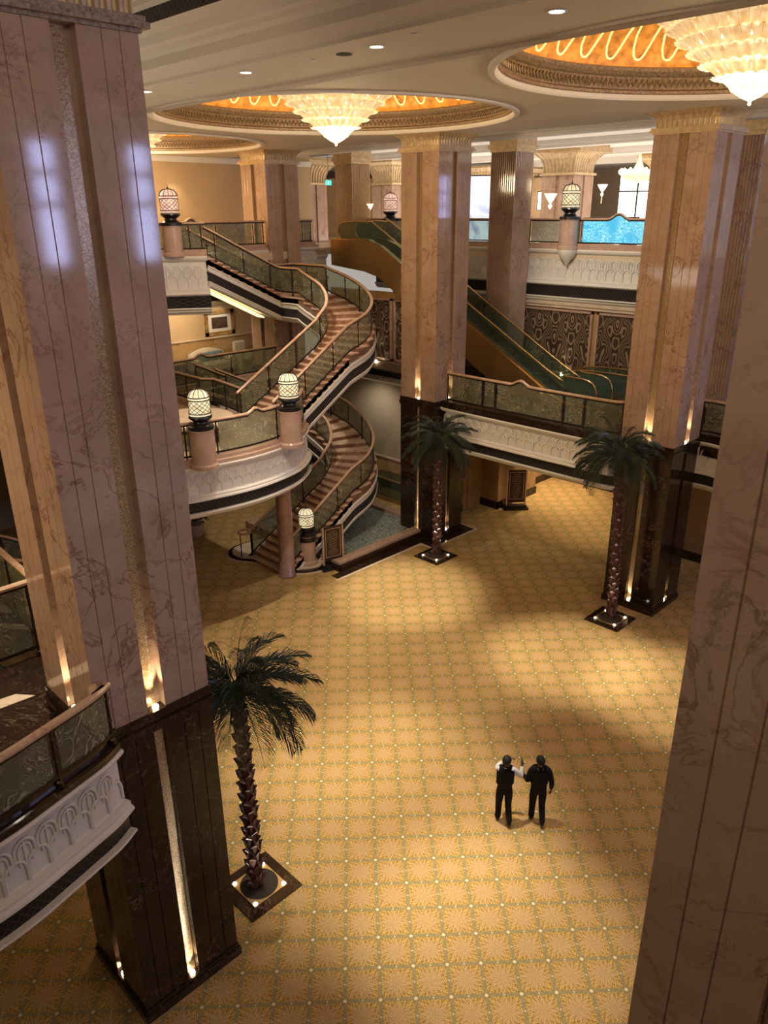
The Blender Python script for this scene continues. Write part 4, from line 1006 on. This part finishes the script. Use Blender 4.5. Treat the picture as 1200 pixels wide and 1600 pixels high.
# upper west wall bits ------------------------------------------------------
sg_ = thing('exit_sign', 'green running man exit sign hanging beyond the fluted column', 'sign', (27.5,31.2,13.3))
MB().box(27.3,27.65,31.18,31.22,13.2,13.42).build('sign_face', plain('green_sign_face', (.05,.5,.35), .4, em=(.05,.8,.5), es=1.5), sg_)
MB().box(27.42,27.46,31.16,31.18,13.24,13.38).build('figure_mark', plain('white_sign_mark', (.9,.9,.9), .4, em=(1,1,1), es=1.5), sg_)
MB().tube([(27.47,31.2,13.42),(27.47,31.2,14.78)],.01).build('hanger','bronze',sg_)
dr = thing('service_door', 'flush beige door beside the rose lit lamp', 'door', (19.0,33.1,Z2))
MB().box(18.5,19.5,33.06,33.1,Z2,12.45).build('door_leaf','wallp',dr)
def picture():
    x0, x1, z0, z1, y = 19.75, 21.36, 6.60, 7.74, 31.4
    t = thing('framed_picture', 'gilt framed dark picture with white mount on the lounge wall', 'picture', ((x0+x1)/2,y,z0))
    f = .17; MB().box(x0,x1,y-.07,y,z0,z0+f).box(x0,x1,y-.07,y,z1-f,z1).box(x0,x0+f,y-.07,y,z0,z1).box(x1-f,x1,y-.07,y,z0,z1).build('gilt_frame','gold',t)
    MB().box(x0+f,x1-f,y-.03,y-.005,z0+f,z1-f).build('white_mount','plaster',t)
    MB().box(x0+.38,x1-.38,y-.05,y-.03,z0+.32,z1-.32).build('dark_print', plain('brown_print', (.07,.04,.025), .5, var=.7, vs=4), t)
picture()
light('SPOT','picture_light',(20.4,30.3,8.5),60,(1,.9,.7),(20.5,31.4,7.1),spot_size=math.radians(55),spot_blend=.8,shadow_soft_size=.05)
# lounge furniture -------------------------------------------------------------
def rbox(mb, x0,x1,y0,y1,z0,z1,r=.06):
    for k in range(5):
        a = PI/2*k/4; i = r*(1-math.sin(a)); z = z1-r+r*math.sin(a)
    q = [(x0+r,y0),(x1-r,y0),(x1,y0+r),(x1,y1-r),(x1-r,y1),(x0+r,y1),(x0,y1-r),(x0,y0+r)]
    q2 = [(x+( r*.6 if x < (x0+x1)/2 else -r*.6), y+(r*.6 if y < (y0+y1)/2 else -r*.6)) for x, y in q]
    vs = [(x,y,z0) for x,y in q]+[(x,y,z1-r) for x,y in q]+[(x,y,z1) for x,y in q2]
    return mb.add(vs, [tuple(range(7,-1,-1)), tuple(range(16,24))]+[(j*8+i,j*8+(i+1)%8,(j+1)*8+(i+1)%8,(j+1)*8+i) for j in range(2) for i in range(8)])
def sofa(x0, x1, y, z, label):
    t = thing('sofa', label, 'sofa', ((x0+x1)/2,y,z))
    rbox(MB(), x0+.25,x1-.25,y-.45,y+.35,z+.12,z+.46,.08).build('seat','sofa',t)
    n=16; mb = MB(); vs=[]
    for i in range(n+1):
        x = x0+.1+(x1-x0-.2)*i/n; h = .82+.22*math.sin(PI*i/n)
        vs += [(x,y+.30,z+.15),(x,y+.30,z+h-.05),(x,y+.40,z+h),(x,y+.52,z+h-.05),(x,y+.52,z+.15)]
    mb.add(vs,[(5*i+e,5*i+(e+1)%5,5*i+5+(e+1)%5,5*i+5+e) for i in range(n) for e in range(5)]+[(4,3,2,1,0),tuple(5*n+e for e in range(5))]).build('backrest','sofa',t,smooth=True)
    for xa in (x0, x1-.28):
        MB().tube([(xa+.14,y-.5,z+.52),(xa+.14,y+.4,z+.52)],.15,12).box(xa+.02,xa+.26,y-.48,y+.4,z+.1,z+.5).build('arm','sofa',t)
    MB().box(x0+.1,x1-.1,y-.4,y+.45,z,z+.12).build('base','wood',t)
sofa(18.4, 20.45, 30.6, Z1, 'cream camel-back sofa below the framed picture')
for i, x in enumerate((18.85, 19.3, 19.7)):
    c = tag(rbox(MB(), x,x+.42,30.62,30.76,Z1+.46,Z1+.88,.1).build('throw_cushion','cushion'), ['slate cushion at the left end of the cream sofa','slate cushion in the middle of the cream sofa','slate cushion at the right end of the cream sofa'][i], 'cushion', 'cushions on the cream sofa')
ac = thing('armchair', 'cream high backed armchair right of the sofa', 'armchair', (20.95,30.2,Z1))
rbox(MB(),20.65,21.25,29.85,30.5,Z1,Z1+.48).build('seat','sofa',ac); rbox(MB(),20.62,21.28,30.42,30.62,Z1+.3,Z1+1.22).build('backrest','sofa',ac)
for xa in (20.55, 21.18): rbox(MB(),xa,xa+.17,29.85,30.55,Z1,Z1+.70).build('arm','sofa',ac)
# round table in the lobby -------------------------------------------------------
rt = thing('round_table', 'round cream topped table with carved dark legs behind the left balcony lamp', 'table', (12.6,21.2,Z1))
MB().lathe(12.6,21.2,[(1.25,Z1+.62),(1.3,Z1+.66),(1.3,Z1+.74),(1.26,Z1+.76)],40).build('tabletop','cream',rt)
MB().lathe(12.6,21.2,[(1.15,Z1+.48),(1.18,Z1+.62)],40).build('apron','wood',rt)
for k in range(6):
    a = PI/3*k+.2; x, y = 12.6+.95*math.cos(a), 21.2+.95*math.sin(a)
    MB().lathe(x,y,[(.05,Z1),(.03,Z1+.08),(.05,Z1+.2),(.07,Z1+.32),(.05,Z1+.5)],10).build('leg','wood',rt)
# signs ------------------------------------------------------------------------------
def stand(x, y, z, ang, w_, h_, label):
    t = thing('sign_stand', label, 'sign', (x,y,z), None, ang)
    def L(mb, n, m, p=t):
        me = mb.build(n, m, p, origin=(0,0,0)); return me
    L(MB().box(-w_/2-.12,w_/2+.12,-.22,.22,0,.10).box(-w_/2-.04,w_/2+.04,-.15,.15,.10,.18),'base','black')
    for sx in (-1,1): L(MB().box(sx*w_/2-.03,sx*w_/2+.03,-.03,.03,.18,h_),'post','rosa')
    L(MB().box(-w_/2+.03,w_/2-.03,-.02,.02,.30,h_),'board','wood')
    L(MB().box(-w_/2+.09,w_/2-.09,-.032,-.02,.45,.47).box(-w_/2+.09,w_/2-.09,-.032,-.02,h_-.1,h_-.08).box(-w_/2+.09,-w_/2+.11,-.032,-.02,.45,h_-.08).box(w_/2-.11,w_/2-.09,-.032,-.02,.45,h_-.08),'inlay_frame','rosa')
    r_ = random.Random(4)
    for i in range(14):
        tx = MB()
        zz = h_-.2-i*(h_-.75)/13; a = r_.uniform(.5,.9)*(w_/2-.16); q = -a
        while q < a: d = r_.uniform(.02,.06); tx.box(q,min(q+d,a),-.028,-.02,zz-.012,zz+.012); q += d+.02
        L(tx,'lettering_line','goldmold')
stand(16.42, 19.02, 0, math.radians(-14), .78, 1.62, 'dark menu stand with gilt lettering at the corner of the pool')
stand(25.75, 17.75, 0, math.radians(-42), .8, 1.75, 'dark framed directory stand against the wall under the bridge')
# potted plant under the round balcony
pp = thing('potted_plant', 'leafy shrub glimpsed on the ground under the round balcony', 'plant', (14.6,25.2,0))
MB().lathe(14.6,25.2,[(.25,0),(.35,.45),(.32,.5)],20).build('planter','cream',pp)
lf_ = MB(); rnd = random.Random(2)
for i in range(420):
    a, b, r = rnd.uniform(0,2*PI), rnd.uniform(-.4,1.4), rnd.uniform(.35,.65); c = Vector((14.6+r*math.cos(a)*math.cos(b), 25.2+r*math.sin(a)*math.cos(b), .95+r*math.sin(b)))
    d = Vector((rnd.uniform(-1,1),rnd.uniform(-1,1),rnd.uniform(-.6,.8))).normalized()*.16; e = d.cross(Vector((rnd.random(),rnd.random(),1))).normalized()*.05
    lf_.add([c-d,c+e,c+d,c-e],[(0,1,2,3)])
lf_.build('foliage','green',pp,recalc=False)
# reception details -----------------------------------------------------------------------
def facing(x, y): return math.atan2(-y, -x)
def slab_at(az, d, w_, z0, z1, name, mat, label, cat, frame=True):
    x, y = pol(az, d); t = thing(name, label, cat, (x,y,z0), None, math.atan2(y,x))
    MB().box(0,.04,-w_/2,w_/2,0,z1-z0).build('picture_face' if name!='tall_window' else 'pane', mat, t, origin=(0,0,0))
    if frame:
        f=.05; mb = MB().box(-.06,.06,-w_/2-f,-w_/2,-f,z1-z0+f).box(-.06,.06,w_/2,w_/2+f,-f,z1-z0+f).box(-.06,.06,-w_/2,w_/2,-f,0).box(-.06,.06,-w_/2,w_/2,z1-z0,z1-z0+f)
        if name == 'tall_window': mb.box(-.06,0,-.05,.05,0,z1-z0).box(-.06,0,-w_/2,w_/2,(z1-z0)*.72,(z1-z0)*.72+.08)
        mb.build('frame','bronze',t,origin=(0,0,0))
    return t
slab_at(6.65, 39, 1.35, Z2+.02, 13.45, 'advertising_screen', 'screen', 'bright white and violet screen seen between two columns', 'screen')
slab_at(17.15, 53, 2.1, Z2+.06, 13.9, 'tall_window', 'winday', 'tall daylit window under the small crystal chandelier', 'window')
slab_at(11.05, 48, .55, 12.0, 12.9, 'wall_screen', 'lampw', 'small white lit notice on the panelled wall', 'screen')
slab_at(10.3, 54.5, 2.6, Z2, 13.9, 'wall_panelling', 'tan', 'brown panelled wall bay behind the pale glass panel', 'panelling')
slab_at(.0, 55, 9.0, Z2, 14.0, 'wall_panelling', 'tan', 'amber wall bay behind the rose lamp near the escalator', 'panelling')
x, y = pol(17.1, 44)
cc = thing('crystal_chandelier', 'small white crystal chandelier in front of the daylit window', 'chandelier', (x,y,13.6))
for k in range(14):
    a = 2*PI*k/14; MB().lathe(x+.85*math.cos(a), y+.85*math.sin(a), [(.01,13.55),(.14,13.65),(.15,13.78),(.02,13.9)], 8).build('globe','sconce',cc,smooth=True)
MB().lathe(x,y,[(.02,13.2),(.5,13.35),(.85,13.5),(.8,13.56),(.3,13.8),(.1,14.2),(.03,14.78)],20).build('crystal_body','chand',cc,smooth=True)
x, y = pol(18.9, 36)
op = thing('potted_plant', 'dark orchid like plant silhouetted beside the blue lit panel', 'plant', (x,y,Z2))
MB().lathe(x,y,[(.2,Z2),(.28,Z2+.5),(.25,Z2+.55)],16).build('planter','black',op)
for k in range(16):
    a = k*2.4; r = random.Random(k); hh = 1.2+r.random()*1.1; P = [Vector((x,y,Z2+.5)),Vector((x+.1*math.cos(a),y+.1*math.sin(a),Z2+.5+hh*.7)),Vector((x+.45*math.cos(a),y+.45*math.sin(a),Z2+.5+hh))]
    mb = MB().tube(P,.02,5); c = P[2]; s_ = Vector((-math.sin(a),math.cos(a),0))*.11; d = Vector((math.cos(a),math.sin(a),-.5))*.25
    mb.add([c-d*.6,c+s_,c+d,c-s_],[(0,1,2,3)]).build('leaf','green',op,recalc=False)
for az, d, zz, lb in [(11.55,39,12.25,'lily shaped crystal wall sconce on the capital column behind the caged lamp'),(14.9,50,12.9,'pair of small globe sconces left of the daylit window'),(-.95,41,11.9,'small lit wall sconce beside the fluted amber column')]:
    x, y = pol(az, d); s = thing('wall_sconce', lb, 'wall lamp', (x,y,zz))
    MB().lathe(x,y,[(.02,zz-.25),(.10,zz-.12),(.04,zz),(.18,zz+.2),(.30,zz+.42)],12).build('glass_cup','sconce',s,smooth=True)
    MB().tube([(x,y,zz-.25),(x,y,zz-.6)],.03).build('stem','brass',s)
for az, d, w_, lb in [(14.45,33.5,.55,'dark counter top behind the blue panel, left piece'),(16.9,36,.6,'teal screen back behind the crested blue panel')]:
    x, y = pol(az, d); tag(MB().box(x-.2,x+.2,y-.3,y+.3,Z2,Z2+1.28).build('counter_cabinet','wood'), lb, 'cabinet')
for x, y, lb in [(26.9,17,'in front of the caged lamp column'),(28.8,15,'over the blue lit glass panel'),(33,18,'directly before the wide gilded capital'),(33.5,24,'between the pool column and the fluted column'),(35,13,'above the orchid like plant')]:
    tag(MB().lathe(x,y,[(.09,14.74),(.12,14.77)],16).build('ceiling_spotlight','lampw'), 'small recessed spotlight in the pale ceiling, '+lb, 'downlight', 'reception ceiling spotlights')

# ------------------------------------------------------------------ people
def skin(name, nodes, edges, mat, parent, root, levels=2):
    me = bpy.data.meshes.new(name); keys = list(nodes); ix = {k: i for i, k in enumerate(keys)}
    me.from_pydata([nodes[k][0] for k in keys], [(ix[a], ix[b]) for a, b in edges], [])
    o = bpy.data.objects.new(name, me); COL.objects.link(o); o.parent = parent
    m = o.modifiers.new('skin', 'SKIN'); m.use_smooth_shade = True
    if not me.skin_vertices: 
        bpy.context.view_layer.objects.active = o
    sl = me.skin_vertices[0] if me.skin_vertices else None
    if sl:
        for k, i in ix.items():
            r = nodes[k][1]; sl.data[i].radius = r if isinstance(r, tuple) else (r, r); sl.data[i].use_root = (k == root)
    s = o.modifiers.new('sub', 'SUBSURF'); s.levels = levels; s.render_levels = levels
    me.materials.append(MT[mat]); return o
def chain(d, names): return list(zip(names, names[1:]))
def person(x, y, rz, J, label, upper, style):
    t = thing('person', label, 'person', (x,y,0), None, rz); t['_o'] = (0,0,0); t.scale = (.95,.95,.95)
    # body: one continuous surface
    n = {'pel':(J['pel'],(.11,.085)),'waist':(J['waist'],(.10,.08)),'chest':(J['chest'],(.125,.09)),'sho':(J['sho'],(.10,.075)),'neck':(J['neck'],.052),
         'h1':(J['h1'],(.062,.07)),'h2':(J['h2'],(.078,.095)),'h3':(J['h3'],(.070,.085)),'h4':(J['h4'],(.035,.045))}
    e = chain(n, ['pel','waist','chest','sho','neck','h1','h2','h3','h4'])
    fw = Vector(J['look'])
    for s in 'LR':
        for k, r in (('sh',.055),('el',.042),('wr',.028),('pa',.034)): n[k+s] = (J[k+s], r)
        for k, r in (('hi',.088),('kn',.058),('an',.040),('ba',.036),('to',.026)): n[k+s] = (J[k+s], r)
        e += [('sho','sh'+s)]+chain(n, ['sh'+s,'el'+s,'wr'+s,'pa'+s])+[('pel','hi'+s)]+chain(n, ['hi'+s,'kn'+s,'an'+s,'ba'+s,'to'+s])
        pa = Vector(J['pa'+s]); wr = Vector(J['wr'+s]); d = (pa-wr).normalized(); sd = d.cross(Vector(J['palm'+s])).normalized(); pn = Vector(J['palm'+s])
        for i, (off, ln) in enumerate([(-.030,.058),(-.010,.070),(.010,.066),(.029,.052)]):
            a = pa+d*.03+sd*off; b = a+d*ln*.55+pn*.012; c = b+(d*.5+pn*.8).normalized()*ln*.5
            n['f%d1%s'%(i,s)] = (tuple(a),.010); n['f%d2%s'%(i,s)] = (tuple(b),.009); n['f%d3%s'%(i,s)] = (tuple(c),.007)
            e += [('pa'+s,'f%d1%s'%(i,s)),('f%d1%s'%(i,s),'f%d2%s'%(i,s)),('f%d2%s'%(i,s),'f%d3%s'%(i,s))]
        a = pa-sd*.035-d*.01; b = a-sd*.02+d*.03+pn*.012; n['t1'+s] = (tuple(a),.011); n['t2'+s] = (tuple(b),.008); e += [('pa'+s,'t1'+s),('t1'+s,'t2'+s)]
    skin('body', n, e, 'skin', t, 'pel')
    h2 = Vector(J['h2']); side = fw.cross(Vector((0,0,1)))
    f = MB()
    f.lathe(0,0,[(.002,-.02),(.014,-.012),(.010,.01),(.002,.03)],8); 
    nose = f.build('nose','skin',t,origin=(0,0,0),smooth=True); nose.location = h2+fw*.108+Vector((0,0,-.01))
    for sgn in (-1,1):
        ear = MB().lathe(0,0,[(.002,-.03),(.014,-.015),(.016,.012),(.004,.03)],8).build('ear','skin',t,origin=(0,0,0),smooth=True); ear.location = h2+side*sgn*.082
        eye = MB().lathe(0,0,[(.001,-.009),(.010,0),(.001,.009)],8).build('eye','shoe',t,origin=(0,0,0),smooth=True); eye.location = h2+fw*.092+side*sgn*.032+Vector((0,0,.018))
    mo = MB().box(-.02,.02,-.006,.006,-.004,.004).build('mouth','wood',t,origin=(0,0,0)); mo.location = h2+fw*.097+Vector((0,0,-.052)); mo.rotation_euler[2] = math.atan2(fw.y,fw.x)-PI/2
    # hair cap: upper back of the head
    hm = MB(); vs = []; nn = 18
    for j in range(9):
        ph = PI/2*1.28*j/8
        for i in range(nn):
            a = 2*PI*i/nn; r = math.sin(ph); dv = Vector((math.cos(a)*r*.096, math.sin(a)*r*.112, math.cos(ph)*.115))
            loc = side*dv.x+fw*dv.y+Vector((0,0,dv.z))
            front = max(0, math.sin(a)); 
            if j > 5: loc = loc*(1-.0*front)+Vector((0,0,.035*front*(j-5)))
            vs.append(h2+Vector((0,0,.018))-fw*.006+loc)
    hm.add(vs,[(j*nn+i,j*nn+(i+1)%nn,(j+1)*nn+(i+1)%nn,(j+1)*nn+i) for j in range(8) for i in range(nn)]).build('hair','hair',t,origin=(0,0,0),smooth=True)
    # trousers
    n2 = {'pel':(tuple(Vector(J['pel'])+Vector((0,0,.0))),(.160,.125)),'up':(tuple(Vector(J['waist'])+Vector((0,0,.06))),(.135,.10))}; e2 = [('pel','up')]
    for s in 'LR':
        for k, r in (('hi',.108),('kn',.078),('an',.066)): n2[k+s] = (J[k+s] if k != 'an' else tuple(Vector(J['an'+s])+(Vector(J['an'+s])-Vector(J['kn'+s])).normalized()*.05), r)
        e2 += [('pel','hi'+s),('hi'+s,'kn'+s),('kn'+s,'an'+s)]
    skin('trousers', n2, e2, 'suit', t, 'pel')
    # shoes
    for s in 'LR':
        a, b, c = Vector(J['an'+s]), Vector(J['ba'+s]), Vector(J['to'+s]); d = (b-a); heel = a+Vector((0,0,-.05))-Vector((d.x,d.y,0)).normalized()*.035
        skin('shoe', {'h':(tuple(heel),(.045,.04)),'m':(tuple(a.lerp(b,.6)+Vector((0,0,-.012))),(.046,.040)),'b':(tuple(b),(.050,.034)),'t':(tuple(c),(.036,.026))}, [('h','m'),('m','b'),('b','t')], 'shoe', t, 'm')
    # upper clothes
    up = Vector((0,0,.0))
    tors = {'hem':(tuple(Vector(J['pel'])+Vector((0,0,-.16 if style=='jacket' else -.03))),(.215,.16) if style=='jacket' else (.175,.135)),'waist':(J['waist'],(.175,.13)),'chest':(J['chest'],(.215,.15)),'sho':(tuple(Vector(J['sho'])+Vector((0,0,.01))),(.115,.09)),'col':(tuple(Vector(J['neck'])+Vector((0,0,.05))),(.072,.072))}
    te = chain(tors, ['hem','waist','chest','sho','col'])
    if style == 'jacket':
        for s in 'LR':
            tors['sh'+s] = (J['sh'+s],.078); tors['el'+s] = (J['el'+s],.062); tors['wr'+s] = (tuple(Vector(J['el'+s]).lerp(Vector(J['wr'+s]),.88)),.048); te += [('sho','sh'+s),('sh'+s,'el'+s),('el'+s,'wr'+s)]
        skin('suit_jacket', tors, te, 'suit', t, 'chest')
    else:
        for s in 'LR': tors['sh'+s] = (tuple(Vector(J['sho']).lerp(Vector(J['sh'+s]),.75)),.078); te += [('sho','sh'+s)]
        skin('waistcoat', tors, te, 'suit', t, 'chest')
        sh = {'c':(tuple(Vector(J['sho'])+Vector((0,0,-.02))),(.105,.08)),'n':(tuple(Vector(J['neck'])+Vector((0,0,.045))),(.070,.070))}; se = [('c','n')]
        for s in 'LR':
            sh['sh'+s] = (J['sh'+s],.070); sh['el'+s] = (J['el'+s],.058); sh['wr'+s] = (tuple(Vector(J['el'+s]).lerp(Vector(J['wr'+s]),.9)),.044); se += [('c','sh'+s),('sh'+s,'el'+s),('el'+s,'wr'+s)]
        skin('shirt', sh, se, 'shirt', t, 'c')
    nk = Vector(J['neck']); MB().lathe(nk.x, nk.y, [(.085,nk.z-.075),(.078,nk.z-.02),(.070,nk.z+.022),(.058,nk.z+.022),(.060,nk.z-.06)], 16).build('collar','shirt' if style!='jacket' else 'suit',t,origin=(0,0,0))
    return t
base = dict(pel=(0,0,.93),waist=(0,.0,1.08),chest=(0,.01,1.28),sho=(0,0,1.43),neck=(0,.005,1.49),h1=(0,.015,1.56),h2=(0,.02,1.64),h3=(0,.015,1.70),h4=(0,.01,1.745),look=(0,1,0),
    shL=(-.19,0,1.42),elL=(-.24,-.02,1.13),wrL=(-.25,.06,.90),paL=(-.25,.08,.84),palmL=(1,0,0),
    shR=(.19,0,1.42),elR=(.25,-.03,1.13),wrR=(.26,.04,.90),paR=(.26,.06,.84),palmR=(-1,0,0),
    hiL=(-.095,0,.88),knL=(-.10,.05,.48),anL=(-.10,.06,.10),baL=(-.11,.17,.04),toL=(-.11,.235,.035),
    hiR=(.095,0,.88),knR=(.10,.02,.48),anR=(.10,-.20,.17),baR=(.11,-.11,.055),toR=(.11,-.06,.035))
J1 = dict(base); J1.update(h1=(.01,.02,1.56),h2=(.02,.03,1.635),h3=(.02,.025,1.695),h4=(.02,.02,1.74),look=(.6,.8,0),
    shL=(-.18,.03,1.42),elL=(-.10,.30,1.30),wrL=(.12,.28,1.47),paL=(.17,.26,1.50),palmL=(0,-.3,-.95),
    shR=(.18,0,1.42),elR=(.36,.04,1.18),wrR=(.39,.16,1.42),paR=(.385,.18,1.50),palmR=(-1,0,0))
J2 = dict(base); J2.update(elL=(-.25,-.02,1.13),wrL=(-.31,.22,1.12),paL=(-.33,.30,1.15),palmL=(.7,-.3,.6), look=(-.2,.98,0), elR=(.26,-.06,1.14), wrR=(.27,.0,.90), paR=(.27,.02,.84))
def gp(px_, py_, z=0):
    d = _fw+_r2*((px_-600)/FPX)-_u2*((py_-800)/FPX); d = _toarch(d); t = (z-EYE)/d.z; return d.x*t, d.y*t
x, y = 10.66, 7.20
person(x, y, -PI/4+math.radians(2), J1, 'person in black waistcoat and white shirt, walking away with hands raised to the face', None, 'waistcoat')
person(11.15, 6.70, -PI/4+math.radians(-3), J2, 'person in black suit walking away holding a pale paper in the left hand', None, 'jacket')
a = -PI/4+math.radians(-3); lx, ly = -.36, .36
ph = MB().box(-.035,.035,-.005,.005,-.07,.07).build('folded_paper','shirt'); tag(ph,'pale folded paper held out by the person in the black suit','paper')
ph.location = (11.15+.94*(lx*math.cos(a)-ly*math.sin(a)), 6.70+.94*(lx*math.sin(a)+ly*math.cos(a)), 1.16); ph.rotation_euler = (.4,.2,a+.4)
for o in bpy.data.objects:
    if '_o' in o: del o['_o']
